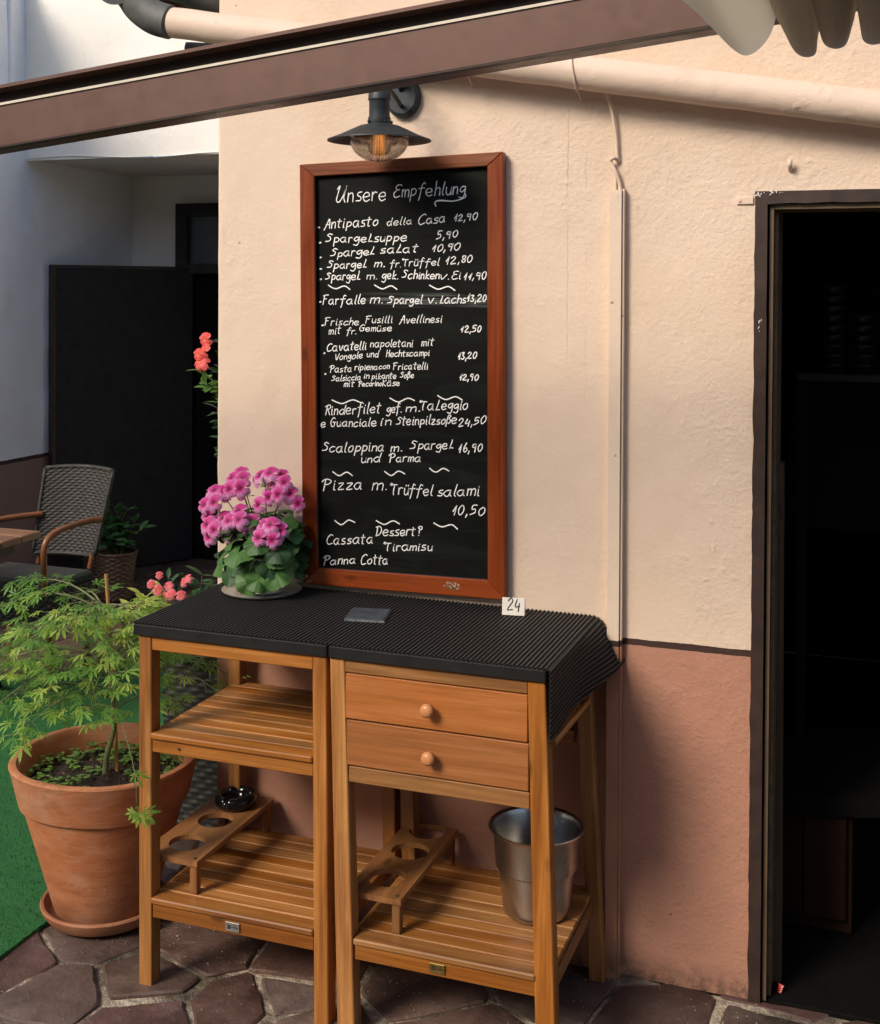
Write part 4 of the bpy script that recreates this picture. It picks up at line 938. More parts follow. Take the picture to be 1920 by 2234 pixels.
mm = MB(); mm.tube(crom([(cxp, -0.018, 2.195), (cxp, -0.06, 2.225), (lc.x, -0.12, 2.24), (lc.x, lc.y, 2.235), (lc.x, lc.y, 2.20)], 6), .0085, 12)
mm.tube(crom([(cxp, -0.018, 2.15), (cxp, -0.08, 2.175), (lc.x, lc.y, 2.20)], 6), .0055, 10); mm.build('bracket', m_lamp, LP, smooth=True)
mm = MB()
for t in (0.4, 2.3, 4.1, 5.6): mm.tube([(lc.x+.026*cos(t), lc.y+.026*sin(t), zz(2.058)), (lc.x+.033*cos(t), lc.y+.033*sin(t), zz(2.058))], .0036, 8)
for px, pz in ((cxp+.022, 2.145), (cxp-.015, 2.222)): mm.tube([(px, -.022, pz), (px, -.0265, pz)], .0045, 10)
mm.build('screws', m_lamp, LP)

# ================================================================== THINGS ON THE TABLES
def rack(label, x0, x1, y0, y1, zt, holes, hr, z0=.2175):
    r_ = thing('bottle_rack', label, 'rack', ((x0+x1)/2, (y0+y1)/2, z0), 'low wooden bottle racks on the bottom shelves')
    bm = bmesh.new()
    # plank with round holes: strips between x-walls split about each hole
    th = .013; xc = (x0+x1)/2; n = 28
    vs = []; fs = []
    bounds = [y0]+[(holes[i]+holes[i+1])/2 for i in range(len(holes)-1)]+[y1]
    mm = MB()
    for i, hy in enumerate(holes):
        ya, yb = bounds[i], bounds[i+1]; ring = []; outer = []
        for k in range(n):
            t = 2*pi*k/n; c, s = cos(t), sin(t); ring.append((xc+hr*c, hy+hr*s))
            kx = ((x1-xc)/c if c > 1e-9 else (x0-xc)/c if c < -1e-9 else 1e9); ky = ((yb-hy)/s if s > 1e-9 else (ya-hy)/s if s < -1e-9 else 1e9)
            q = min(kx, ky); outer.append((xc+q*c, hy+q*s))
        # snap nearest samples to the corners
        for cx, cy in ((x0, ya), (x1, ya), (x1, yb), (x0, yb)):
            j = min(range(n), key=lambda k: (outer[k][0]-cx)**2+(outer[k][1]-cy)**2); outer[j] = (cx, cy)
        v = [(a_, b_, zt) for a_, b_ in ring]+[(a_, b_, zt) for a_, b_ in outer]+[(a_, b_, zt-th) for a_, b_ in ring]+[(a_, b_, zt-th) for a_, b_ in outer]
        f = []
        for k in range(n):
            k2 = (k+1) % n
            f += [(k, n+k, n+k2, k2), (2*n+k, 2*n+k2, 3*n+k2, 3*n+k), (k, k2, 2*n+k2, 2*n+k)]
            onx = abs(outer[k][0]-outer[k2][0]) < 1e-9 and (abs(outer[k][0]-x0) < 1e-9 or abs(outer[k][0]-x1) < 1e-9)
            ony = (abs(outer[k][1]-y0) < 1e-9 and abs(outer[k2][1]-y0) < 1e-9) or (abs(outer[k][1]-y1) < 1e-9 and abs(outer[k2][1]-y1) < 1e-9)
            if onx or ony: f.append((n+k, 3*n+k, 3*n+k2, n+k2))
        mm.add(v, f)
    bm.free()
    mm.build('plank', rack_wood_y, r_, fixn=True, origin=(xc, 0, zt))
    for yy in (y0+.006, y1-.03):
        for xx in (x0+.004, x1-.024):
            mm = MB(); mm.box(xx, xx+.020, yy, yy+.020, z0, zt-th-.0004, .0015); mm.build('leg', rack_wood_z, r_, origin=(xx, yy, z0))
    mm = MB(); mm.tube([(x1-.014, y0+.014, zt), (x1-.014, y0+.014, zt+.0018)], .0045, 12); mm.build('screw', m_etch, r_)
    return r_
rack('low wooden rack with round holes under the open shelf, holding a black ashtray', .034, .190, -.421, -.018, .300, [-.335, -.195, -.075], .046)
rack('empty low wooden rack with three round holes beneath the drawers', .578, .716, -.421, -.018, .300, [-.330, -.180, -.060], .047)

mm = MB()
def ashfn(a_, r, z):
    n_ = max(0, cos(3*(a_-0.5)))**24
    if z > .026 and r > .034: z -= .010*n_
    return (r, z)
mm.lathe([(0.0003, 0.001), (.038, .001), (.050, .004), (.056, .014), (.0555, .026), (.051, .034), (.044, .036), (.038, .033), (.034, .024), (.030, .008), (0.0003, .007)], (0, 0, 0), 96, fn=ashfn)
o = mm.build('ashtray', m_ash, smooth=True); o.location = (.116, -.096, .3005); tag(o, 'round black glass ashtray with notches on the left wooden rack', 'ashtray')

# steel wine bucket
bk = thing('wine_bucket', 'brushed steel wine bucket standing on the right lower shelf', 'bucket', (.972, -.20, .2175))
pf = [(0.0003, .002), (.070, .002), (.076, .006), (.080, .02), (.088, .095), (.090, .108), (.096, .113), (.1015, .19), (.104, .196), (.1125, .2005), (.114, .204), (.111, .206), (.103, .202), (.0985, .192), (.093, .115), (.086, .100), (.077, .02), (.070, .007), (0.0003, .006)]
mm = MB(); mm.lathe(pf, (.972, -.20, .2175), 64); mm.build('bucket_body', m_steel, bk, smooth='auto', fixn=True)

# number card (a bent plastic tent)
cd = thing('number_card', 'small white folded card with the handwritten number 24 on the black mat', 'number card', (.878, -.10, .878))
c0 = Vector((.8505, -.088, .8785)); c1 = Vector((.9055, -.079, .8785)); dx = (c1-c0); by = Vector((-.15, .98, 0))*.020
mm = MB(); H_ = Vector((0, 0, .0415)); topm = by*0.5
pts = [c0, c1, c1+H_+topm*.55, c0+H_+topm*.55]; back = [c0+by, c1+by, c1+H_+topm*.75, c0+H_+topm*.75]
mm.hexa([p[:] for p in (pts[0], pts[1], pts[1]+Vector((0, .0015, 0)), pts[0]+Vector((0, .0015, 0)), pts[3], pts[2], pts[2]+Vector((0, .0015, 0)), pts[3]+Vector((0, .0015, 0)))], .0004)
mm.build('front_leaf', m_paper, cd)
mm = MB(); mm.hexa([p[:] for p in (back[0], back[1], back[1]+Vector((0, .0015, 0)), back[0]+Vector((0, .0015, 0)), back[3], back[2], back[2]+Vector((0, .0015, 0)), back[3]+Vector((0, .0015, 0)))], .0004); mm.build('back_leaf', m_paper, cd)
mm = MB(); word(mm, '24', 0.013, 0.0115, 0.043, 0.0115, 0.021, 0.0024, 0, 0.1)
inc = (pts[3]-pts[0])
vv = []
for (x, y, z) in mm.v:
    p = c0+dx*(x/dx.length)+inc*(z/inc.z)+Vector((0.0001, -0.0008, 0)); vv.append(p[:])
mm.v = vv; mm.build('number', m_ink, cd)

# slate
q = [Vector(p) for p in ((.511, -.281, 0), (.609, -.265, 0), (.586, -.158, 0), (.490, -.178, 0))]
sl = thing('slate_coaster', 'small dark blue grey slate tile with chipped edges lying on the black mat', 'slate', (.55, -.22, .8785))
mm = MB(); ring = []
for i in range(4):
    for k in range(8):
        p = q[i].lerp(q[(i+1) % 4], k/8); ring.append(p+Vector((.0018*noise.noise(p*90), .0018*noise.noise(p*90+Vector((5, 5, 5))), 0)))
n = len(ring); c = sum(ring, Vector())/n
mm.add([(p.x, p.y, .8785) for p in ring]+[(p.x, p.y, .8835) for p in ring], [(k, (k+1) % n, n+(k+1) % n, n+k) for k in range(n)]); mm.build('chipped_edge', m_slate_edge, sl)
mm = MB(); mm.add([(c.x+(p.x-c.x)*1.0, c.y+(p.y-c.y)*1.0, .8836) for p in ring]+[(c.x+(p.x-c.x)*.93, c.y+(p.y-c.y)*.93, .8856) for p in ring], [(k, (k+1) % n, n+(k+1) % n, n+k) for k in range(n)]+[tuple(range(n, 2*n))]); mm.build('slate_face', m_slate, sl)


# added pale slab, standing in for sunlit floor beyond the rack hole
m_sunlit_floor = plain('sunlit_floor_pale', (0.80, 0.64, 0.55), 0.85, var=0.25, sc=25, bump=0.6, bd=0.006)
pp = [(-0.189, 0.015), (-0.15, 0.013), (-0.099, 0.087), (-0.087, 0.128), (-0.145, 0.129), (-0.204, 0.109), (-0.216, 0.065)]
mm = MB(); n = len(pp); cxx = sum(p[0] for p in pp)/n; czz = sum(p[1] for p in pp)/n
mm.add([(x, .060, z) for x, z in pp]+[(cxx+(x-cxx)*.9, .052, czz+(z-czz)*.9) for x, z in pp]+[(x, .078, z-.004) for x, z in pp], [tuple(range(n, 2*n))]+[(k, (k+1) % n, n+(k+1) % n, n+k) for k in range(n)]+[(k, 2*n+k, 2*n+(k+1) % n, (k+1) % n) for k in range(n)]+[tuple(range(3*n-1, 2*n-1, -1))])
tag(mm.build('sunlit_floor_standin', m_sunlit_floor, fixn=True), 'added pale slab standing in for sunlit floor behind the clay pot, seen through the front hole of the left rack', 'stone')

# ================================================================== GERANIUM
GP = thing('potted_geranium', 'pink and magenta geranium in bloom in a small zinc pot beside the chalkboard', 'potted plant', (.205, -.105, .88))
gx, gy = .205, -.100
mm = MB(); mm.lathe([(0.0003, .0), (.085, .0), (.098, .003), (.1045, .007), (.106, .0065), (.104, .004), (.099, .0005), (.085, -.002), (0.0003, -.002)], (gx-.015, gy+.008, .8805), 64)
o = mm.build('tray', m_zinc, smooth='auto', fixn=True); tag(o, 'round flat zinc tray under the geranium pot on the black mat', 'tray', None)
mm = MB(); mm.lathe([(0.0003, .004), (.044, .004), (.047, .007), (.0475, .014), (.045, .017), (.050, .06), (.055, .095), (.058, .098), (.056, .101), (.051, .097), (.047, .07), (0.0003, .07)], (gx, gy, .8795), 48); mm.build('zinc_pot', m_zinc, GP, smooth='auto', fixn=True)
rg = random.Random(11)
def gleaf_mesh(seed):
    r_ = random.Random(seed); mm = MB(); nR, nA = 5, 42; ph = r_.uniform(0, 6)
    vs = [(0, 0, 0)]
    for i in range(1, nR+1):
        for k in range(nA+1):
            a_ = radians(-160)+radians(320)*k/nA; q = i/nR
            lob = 1+.10*abs(sin(a_*3.5*.9+.3))**.7-.05+.035*sin(a_*19)
            r = .040*q*(lob if i == nR else 1+(lob-1)*q*q)*(1-.06*cos(a_))
            z = -.010*q*q+.006*q*q*sin(a_*4+ph)+.003*q*abs(sin(a_*3.5))+r_.uniform(-.0006, .0006)*q
            vs.append((r*cos(a_), r*sin(a_), z))
    fs = []
    for k in range(nA): fs.append((0, 1+k, 2+k))
    for i in range(nR-1):
        b = 1+i*(nA+1)
        for k in range(nA): fs.append((b+k, b+nA+1+k, b+nA+2+k, b+k+1))
    mm.add(vs, fs); return mm
gl = [gleaf_mesh(s).build('leaf', m_ger, None, smooth=True).data for s in range(4)]
for o in [o for o in COL.objects if o.name.split('.')[0] == 'leaf' and o.data in gl]: bpy.data.objects.remove(o)
stem_mb = MB()
def quat(nrm, tip):
    z = Vector(nrm).normalized(); x = Vector(tip)-z*Vector(tip).dot(z); x = x.normalized() if x.length > 1e-6 else z.orthogonal().normalized(); y = z.cross(x)
    return Matrix((x, y, z)).transposed().to_quaternion()
base = Vector((gx-.012, gy, .955))
CAMD = (CAM_POS-base).normalized()
lv = []
for k in range(62):
    # leaves over a dome, denser at the front and at the hanging rim
    az = 2*pi*k*0.618+rg.uniform(-.3, .3); el = rg.uniform(-0.55, 1.1)
    rad = rg.uniform(.075, .125)*(1.0 if el < .5 else .8)
    p = base+Vector((rad*cos(az)*cos(el)*1.12, rad*sin(az)*cos(el)*.8, .055+rad*sin(el)*1.0))
    if p.y > -.035: p.y = -.035-rg.uniform(0, .02)
    if p.z < .897: p.z = .897+rg.uniform(0, .02)
    if p.x > .285: p.x = .285-rg.uniform(0, .02)
    lv.append(p)
lv += [Vector(v) for v in ((.285, -.06, 1.02), (.288, -.06, .985), (.275, -.075, 1.055), (.10, -.13, .985), (.085, -.13, .955), (.235, -.19, .935), (.20, -.185, .925), (.27, -.17, .95), (.14, -.17, .94), (.28, -.06, .95))]
for k, p in enumerate(lv):
    d = p-base; nrm = (d.normalized()*0.75+Vector((0, -.25, .55))+Vector((rg.uniform(-.35, .35), rg.uniform(-.35, .35), rg.uniform(-.2, .3)))).normalized()
    tip = Vector((d.x, d.y, -0.05-abs(d.z)*.2))+Vector((rg.uniform(-.04, .04),)*3)
    inst('leaf', gl[k % 4], GP, p, quat(nrm, tip), rg.uniform(.78, 1.18))
    stem_mb.tube(crom([base+Vector((rg.uniform(-.02, .02), rg.uniform(-.02, .02), -.01)), base.lerp(p, .55)+Vector((0, 0, .015)), p+nrm*-.001], 4), .0014, 5)
def flower_mesh(wide=1.0):
    mm = MB()
    for k, (a0_, ln, wd) in enumerate(((90+23, .0215, .0115), (90-23, .0215, .0115), (203, .020, .0072), (270, .022, .0076), (337, .020, .0072))):
        a_ = radians(a0_); ux, uy = cos(a_), sin(a_); nu_, nv_ = 6, 6; b = len(mm.v)
        for j in range(nv_+1):
            t = j/nv_; w = wd*wide*(sin(min(1, t*1.02)*pi*.56)**.8)*(1 if t < .85 else 1-.35*((t-.85)/.15)**2)
            for i in range(nu_+1):
                s = i/nu_*2-1; L = ln*(t-.10*t*t*s*s)*(1+.03*sin(s*9)*t)
                z = .0075*t*t-.010*max(0, t-.35)**2*4+.0022*sin(s*7+k*2)*t*t-.0018*s*s*t+.0004*k
                mm.v.append((ux*L-uy*s*w, uy*L+ux*s*w, z))
        for j in range(nv_):
            for i in range(nu_):
                q = b+j*(nu_+1)+i; mm.f.append((q, q+1, q+nu_+2, q+nu_+1)); mm.mi.append(0)
    mm.tube([(0, 0, -.010), (0, 0, .001)], [.0011, .0018], 6)
    return mm
tmp = flower_mesh().build('flower', m_petal, None, smooth=True); FM = tmp.data; bpy.data.objects.remove(tmp)


clusters = [  # centre, list of (dx, dz, dy) in metres
 ((.135, -.13, 1.165), [(-.016, .012, 0), (.013, .010, .0), (-.012, -.012, -.012), (.016, -.009, -.01), (.0, .022, .01)]),
 ((.238, -.12, 1.150), [(-.045, .030, .01), (-.012, .040, .0), (.012, .036, .012), (.030, .022, -.004), (.042, -.004, .0), (.022, -.004, -.016), (-.005, -.012, -.012), (.060, -.026, .004), (-.030, -.030, -.016), (-.018, .012, .02)]),
 ((.070, -.14, 1.112), [(-.022, -.006, -.004), (.012, .004, -.014), (.000, .028, .004), (.024, .026, .008), (-.012, .022, .012), (-.016, -.030, 0)]),
 ((.095, -.165, 1.050), [(-.028, .006, .0), (.0, -.002, -.010), (.030, .010, .0), (.010, .022, .008), (-.022, -.022, .0), (.030, -.018, .006)]),
 ((.160, -.17, 1.082), [(-.020, -.006, -.008), (.012, .0, -.012), (-.004, .016, .006), (.032, -.010, .006), (.026, -.026, .01)]),
 ((.248, -.18, 1.050), [(-.014, -.008, -.010), (.018, -.012, -.004), (-.010, .018, .004), (.008, .020, .002), (.028, .006, .010)]),
]
for c, fl in clusters:
    c = Vector(c); hub = c+Vector((0, .035, -.03))
    stem_mb.tube(crom([base, base.lerp(hub, .6)+Vector((0, 0, .012)), hub], 5), .002, 6)
    for dx_, dz_, dy_ in fl:
        p = c+Vector((dx_*1.12, dy_*1.6, dz_*1.15)); nrm = ((p-hub).normalized()+Vector((.15, -.95, .05))+Vector((rg.uniform(-.3, .3), 0, rg.uniform(-.25, .35)))).normalized()
        ztip = Vector((rg.uniform(-.25, .25), 0, 1)); z = nrm; y = (ztip-z*ztip.dot(z)).normalized(); x = y.cross(z)
        inst('flower', FM, GP, p, Matrix((x, y, z)).transposed().to_quaternion(), rg.uniform(1.12, 1.4))
        stem_mb.tube([hub, hub.lerp(p, .6), p-nrm*.008], .0009, 5)
# buds
bud_mb = MB()
for hub in ((.165, -.13, 1.135), (.108, -.13, 1.118), (.225, -.14, 1.165), (.205, -.12, 1.08)):
    hub = Vector(hub)
    for _ in range(11):
        d = Vector((rg.uniform(-1, 1), rg.uniform(-.8, .2), rg.uniform(-.1, 1.2))).normalized()*rg.uniform(.014, .030)
        bud_mb.tube([hub, hub+d*.6, hub+d*.8, hub+d], [.0007, .0010, .0020, .0003], 5)
    bud_mb.tube(crom([base, base.lerp(hub, .6)+Vector((0, .01, 0)), hub], 4), .0016, 5)
bud_mb.build('buds', m_stem, GP, smooth=True)
tag(stem_mb.build('stems', m_stem, GP, smooth=True), kind='stuff')

# ================================================================== TERRACOTTA POT AND MAPLE
px_, py_ = -.222, -.200
mm = MB(); mm.lathe([(0.0003, .0), (.135, .0), (.150, .004), (.163, .022), (.168, .036), (.165, .041), (.158, .040), (.152, .026), (.143, .014), (0.0003, .012)], (0, 0, 0), 72)
o = mm.build('plant_saucer', m_terra, smooth='auto', fixn=True); o.location = (px_, py_, .009); tag(o, 'round terracotta saucer under the big clay pot', 'saucer')
TP = thing('potted_maple', 'big terracotta pot with a feathery green Japanese maple tied to a bamboo stake', 'potted plant', (px_, py_, .021))
ZR = .432
def potfn(a_, r, z): return (r*(1+.004*sin(2*a_+1)+.002*sin(5*a_)), z+.002*sin(3*a_))
mm = MB(); prof = [(0.0003, .0), (.120, .0), (.128, .006), (.136, .03), (.208, .285), (.209, .291), (.2125, .296), (.221, .300), (.2235, .308), (.243, .392), (.247, .404), (.2455, .409), (.2385, .411), (.228, .409), (.2215, .402), (.214, .375), (.205, .345)]
mm.lathe(prof, (px_, py_, .021), 96, fn=potfn); mm.build('pot', m_terra, TP, smooth='auto', origin=(px_, py_, .021), fixn=True)
mm = MB(); vs = [(px_, py_, .373)]; fs = []; nA = 64; nR = 14
for i in range(1, nR+1):
    for k in range(nA):
        r = .215*i/nR; a_ = 2*pi*k/nA; x, y = px_+r*cos(a_), py_+r*sin(a_)
        vs.append((x, y, .366+.012*noise.noise(Vector((x*22, y*22, 0)))+.007*noise.noise(Vector((x*80, y*80, 0)))+.012*(1-i/nR)))
for k in range(nA): fs.append((0, 1+k, 1+(k+1) % nA))
for i in range(nR-1):
    for k in range(nA): a0_ = 1+i*nA; fs.append((a0_+k, a0_+nA+k, a0_+nA+(k+1) % nA, a0_+(k+1) % nA))
mm.add(vs, fs); mm.build('soil', m_soil, TP, smooth=True)
# seedlings
rg = random.Random(31); mm = MB()
for _ in range(620):
    a_ = rg.uniform(0, 2*pi); r = .212*math.sqrt(rg.random())
    dens = noise.noise(Vector((cos(a_)*r*14, sin(a_)*r*14, 2)))
    if r < .15 and dens < .08: continue
    x, y = px_+r*cos(a_), py_+r*sin(a_); h = rg.uniform(.006, .026); z = .366+h
    for q in range(rg.choice((2, 3))):
        t = rg.uniform(0, 2*pi); s = rg.uniform(.0035, .0075); cx, cy = x+cos(t)*s*.9, y+sin(t)*s*.9; zz = z+rg.uniform(-.002, .003)
        mm.add([(cx+s*cos(t+w)*(1 if w % pi else 1.2), cy+s*sin(t+w), zz+rg.uniform(-.0015, .0015)) for w in (0, 1.05, 2.1, 3.14, 4.2, 5.25)], [(0, 1, 2, 3, 4, 5)])
    mm.add([(x-.0005, y, .362), (x+.0005, y, .362), (x, y, z)], [(0, 1, 2)])
tag(mm.build('seedlings', m_sprout, TP), kind='stuff')
mm = MB(); 
for _ in range(150):
    a_ = rg.uniform(0, 2*pi); r = .2*math.sqrt(rg.random()); x, y = px_+r*cos(a_), py_+r*sin(a_); s = rg.uniform(.002, .006); t = rg.uniform(0, 3)
    mm.add([(x-s*cos(t), y-s*sin(t), .375), (x, y, .381), (x+s*cos(t), y+s*sin(t), .374), (x+s*.3*sin(t), y-s*.3*cos(t), .372)], [(0, 3, 1), (1, 3, 2)])
tag(mm.build('bark_mulch', plain('mulch', (.17, .11, .07), .9, var=.5, sc=40), TP), kind='stuff')
# stake and stem
sx0, sy0 = px_+.014, py_+.012
mm = MB(); mm.tube([(sx0+.016, sy0, .36), (sx0-.001, sy0+.008, .60), (sx0-.032, sy0+.016, .905)], [.0055, .0052, .005], 10); mm.build('stake', m_bamboo, TP, smooth='auto')
mm = MB()
trunk = crom([(px_+.006, py_-.012, .362), (px_+.012, py_-.010, .43), (px_+.030, py_-.006, .50), (px_+.022, py_, .58), (px_+.010, py_+.004, .67), (px_-.004, py_+.008, .76), (px_-.02, py_+.012, .82)], 5)
mm.tube(trunk, [.0085-.0055*i/(len(trunk)-1) for i in range(len(trunk))], 10); mm.build('trunk', m_bark, TP, smooth=True)
mm = MB()
for z in (.56, .70, .80):
    q = Vector((sx0-.001-.031*(z-.6)/.305, sy0+.008, z))
    mm.tube([q+Vector((.011*cos(2*pi*k/14), .010*sin(2*pi*k/14), .003*sin(2*pi*k/14))) for k in range(15)], .0012, 5)
mm.build('plant_tie', m_stem, TP)
# maple leaf: seven narrow toothed lobes
def maple_mesh(seed):
    r_ = random.Random(seed); mm = MB()
    for k, (an, L) in enumerate(zip((-105, -68, -34, 0, 34, 68, 105), (.016, .027, .035, .039, .035, .027, .016))):
        a_ = radians(an+r_.uniform(-6, 6)); L *= r_.uniform(.88, 1.12); W = L*.062+.0004; c, s = cos(a_), sin(a_)
        droop = r_.uniform(.10, .38); curl = r_.uniform(-.15, .15)
        pts = [(0.0, .0006), (.22, .5*W), (.42, .85*W), (.50, 1.7*W), (.54, .95*W), (.66, 1.55*W), (.70, .75*W), (.82, 1.05*W), (.86, .42*W), (1.0, 0)]
        def P(t, w):
            x, y = t*L, w; return (x*c-y*s, x*s+y*c, -droop*L*t*t+curl*y+.10*abs(y))
        left = [P(t, w) for t, w in pts]; right = [P(t, -w) for t, w in pts[:-1]]; mid = [P(t, 0) for t, w in pts]
        n = len(pts); b = len(mm.v); mm.v += left+right+mid[:-1]
        for i in range(n-1):
            mi = b+n+n-1+i; mi2 = b+n+n-1+i+1 if i < n-2 else b+n-1
            if i < n-2: mm.f += [(mi, mi2, b+i+1, b+i), (mi, b+n+i, b+n+i+1, mi2)]; mm.mi += [0, 0]
            else: mm.f += [(mi, b+n-1, b+i), (mi, b+n+i, b+n-1)]; mm.mi += [0, 0]
    mm.tube([(-.020, 0, .0), (-.008, 0, .002), (0, 0, 0)], .0005, 4, cap=False)
    return mm
MM = []
for s in range(5):
    t_ = maple_mesh(s).build('leaf', m_maple, None); MM.append(t_.data); bpy.data.objects.remove(t_)
rg = random.Random(17)
br = MB(); leaves = []
def arc(p0, p1, lift, n=9): 
    p0, p1 = Vector(p0), Vector(p1); return [p0.lerp(p1, k/n)+Vector((0, 0, lift*4*(k/n)*(1-k/n))) for k in range(n+1)]
ends = []
hgt = lambda t: trunk[min(len(trunk)-1, int(t*len(trunk)))]
# (azimuth deg, reach, start along stem, end height, arch lift)
spec = [(200, .30, .95, .80, .05), (178, .25, .98, .875, .03), (225, .30, .85, .73, .05), (250, .26, .9, .77, .05), (160, .30, .8, .69, .06), (190, .36, .75, .70, .05), (215, .33, .65, .60, .06), (240, .30, .6, .63, .05),
        (270, .26, .7, .66, .05), (290, .24, .6, .60, .06), (300, .28, .75, .69, .06), (325, .28, .8, .72, .05), (350, .27, .85, .73, .05), (10, .30, .75, .67, .06), (35, .32, .65, .64, .06), (60, .28, .7, .68, .05), (20, .34, .6, .58, .06),
        (110, .25, .75, .70, .05), (135, .28, .6, .62, .05), (80, .25, .6, .60, .05), (255, .27, .5, .55, .05), (195, .29, .5, .56, .05), (345, .20, .97, .80, .03), (280, .16, .97, .83, .03), (150, .18, .97, .82, .03), (45, .2, .95, .78, .03),
        (205, .36, .7, .64, .05), (5, .25, .45, .56, .05)]
for az, reach, st, zh, lift in spec:
    az = radians(az+rg.uniform(-6, 6)); p0 = hgt(st); p1 = Vector((px_+reach*cos(az)*1.0, py_+reach*sin(az)*.95, zh+rg.uniform(-.012, .012)))
    A_ = arc(p0, p1, lift); br.tube(A_, [.0032-.0023*i/len(A_) for i in range(len(A_))], 6)
    for i in range(3, len(A_)):
        for sgn in (-1, 1, 0):
            if rg.random() < .27: continue
            side = Vector((-sin(az), cos(az), 0))*(sgn or rg.uniform(-.6, .6)); q = A_[i]
            e_ = q+side*rg.uniform(.015, .06)+Vector((cos(az), sin(az), 0))*rg.uniform(.005, .035)+Vector((0, 0, rg.uniform(-.025, .012)))
            br.tube([q, q.lerp(e_, .5)+Vector((0, 0, .004)), e_], [.0010, .0008, .0006], 5)
            leaves.append((e_, (e_-q).normalized()))
            if rg.random() < .35: leaves.append((q.lerp(e_, .5)+Vector((0, 0, .003)), (side*.6+Vector((cos(az), sin(az), 0))).normalized()))
    leaves.append((p1, Vector((cos(az), sin(az), -.2))))
# one drooping twig by the table leg
tw = crom([hgt(.5), (-.02, -.42, .60), (.07, -.505, .53), (.082, -.515, .455)], 5); br.tube(tw, .0009, 5)
for d in ((.5, -.2, -.9), (-.5, -.3, -.8), (.0, -.4, -1), (.8, .1, -.5)): leaves.append((Vector((.082, -.513, .455)), Vector(d)))
leaves.append((Vector((.06, -.50, .54)), Vector((.6, -.3, -.7))))
tag(br.build('branches', m_bark, TP, smooth=True), kind='stuff')
leaves = [l for l in leaves if not (l[0].x > -.01 and -.49 < l[0].y < -.05)] 
leaves.sort(key=lambda l: (l[0]-CAM_POS).length)
rest = MB(); cnt = 0
for k, (p, d) in enumerate(leaves):
    nrm = Vector((rg.uniform(-.35, .35), rg.uniform(-.45, .15), 1)).normalized()
    if d.z < -.4: nrm = Vector((rg.uniform(-.2, .4), -.8, .2))
    qt = quat(nrm, d+Vector((rg.uniform(-.3, .3), rg.uniform(-.3, .3), -.15))); s = rg.uniform(.75, 1.25)
    base_ = p+(qt @ Vector((.018*s, 0, 0)))
    if cnt < 298 and not any(False for _ in ()): inst('leaf', MM[k % 5], TP, base_, qt, s); cnt += 1
    else:
        me = MM[k % 5]; vs = [base_+(qt @ (v.co*s)) for v in me.vertices]; rest.add([v[:] for v in vs], [tuple(f.vertices) for f in me.polygons])
if rest.v: tag(rest.build('foliage', m_maple, TP), kind='stuff')
print('maple leaves', len(leaves))

# ================================================================== WICKER PIECES
def wicker(fn, nu, nv, amp=.0025, mm=None, k=3):
    """fn(u,v)->(point, normal); woven relief nu x nv cells"""
    mm = mm or MB()
    def f(u, v):
        p, n = fn(u, v); cu, cv = u*nu, v*nv; row = int(min(nv-1e-6, cv)); s = cos(pi*(cu+row)); rv = abs(sin(pi*cv))
        return Vector(p)+Vector(n)*(amp*s*(0.3+.7*rv)+amp*.9*rv)
    mm.grid(f, nu*k, nv*4); return mm
WP = thing('wicker_planter', 'dark wicker planter box behind the maple by the house corner', 'planter', (-.19, .32, 0))
x0, x1, y0, y1, zt = -.37, -.02, .33, .65, .60
mm = wicker(lambda u, v: ((x0+(x1-x0)*u, y0, .01+(zt-.01)*v), (0, -1, 0)), 13, 34, .0022); wicker(lambda u, v: ((x0, y1+(y0-y1)*u, .01+(zt-.01)*v), (-1, 0, 0)), 13, 34, .0022, mm); wicker(lambda u, v: ((x1, y0+(y1-y0)*u, .01+(zt-.01)*v), (1, 0, 0)), 13, 34, .0022, mm)
mm.build('woven_side', m_wicker, WP, smooth=True)
mm = MB(); mm.box(x0-.006, x1+.006, y0-.006, y0+.014, zt, zt+.016, .004); mm.box(x0-.006, x0+.014, y0+.015, y1, zt, zt+.016, .004); mm.build('rim', m_wicker, WP)
mm = MB(); mm.box(x0+.01, x1-.01, y0+.02, y1, .45, .57); mm.build('soil', m_soil, WP)
def lance(mm, p, d, nrm, L, W, fold=.25):
    d = Vector(d).normalized(); n = Vector(nrm); n = (n-d*n.dot(d)).normalized(); s = d.cross(n); p = Vector(p)
    pr = [(0, .1), (.25, .8), (.5, 1), (.75, .7), (1, 0)]
    mid = [p+d*L*t-n*L*.18*t*t for t, w in pr]; b = len(mm.v)
    l_ = [m_+s*W*w+n*W*w*fold for m_, (t, w) in zip(mid, pr)]; r_ = [m_-s*W*w+n*W*w*fold for m_, (t, w) in zip(mid, pr)]
    mm.add([v[:] for v in mid+l_+r_], [(i, i+1, 5+i+1, 5+i) for i in range(4)]+[(i, 10+i, 10+i+1, i+1) for i in range(4)])
rg = random.Random(8)
VP = thing('oleander_plant', 'coral pink flowering plant with yellow green leaves growing in the dark wicker planter', 'flowering plant', (-.27, .30, .58))
yl = MB(); stm = MB(); gr = MB()
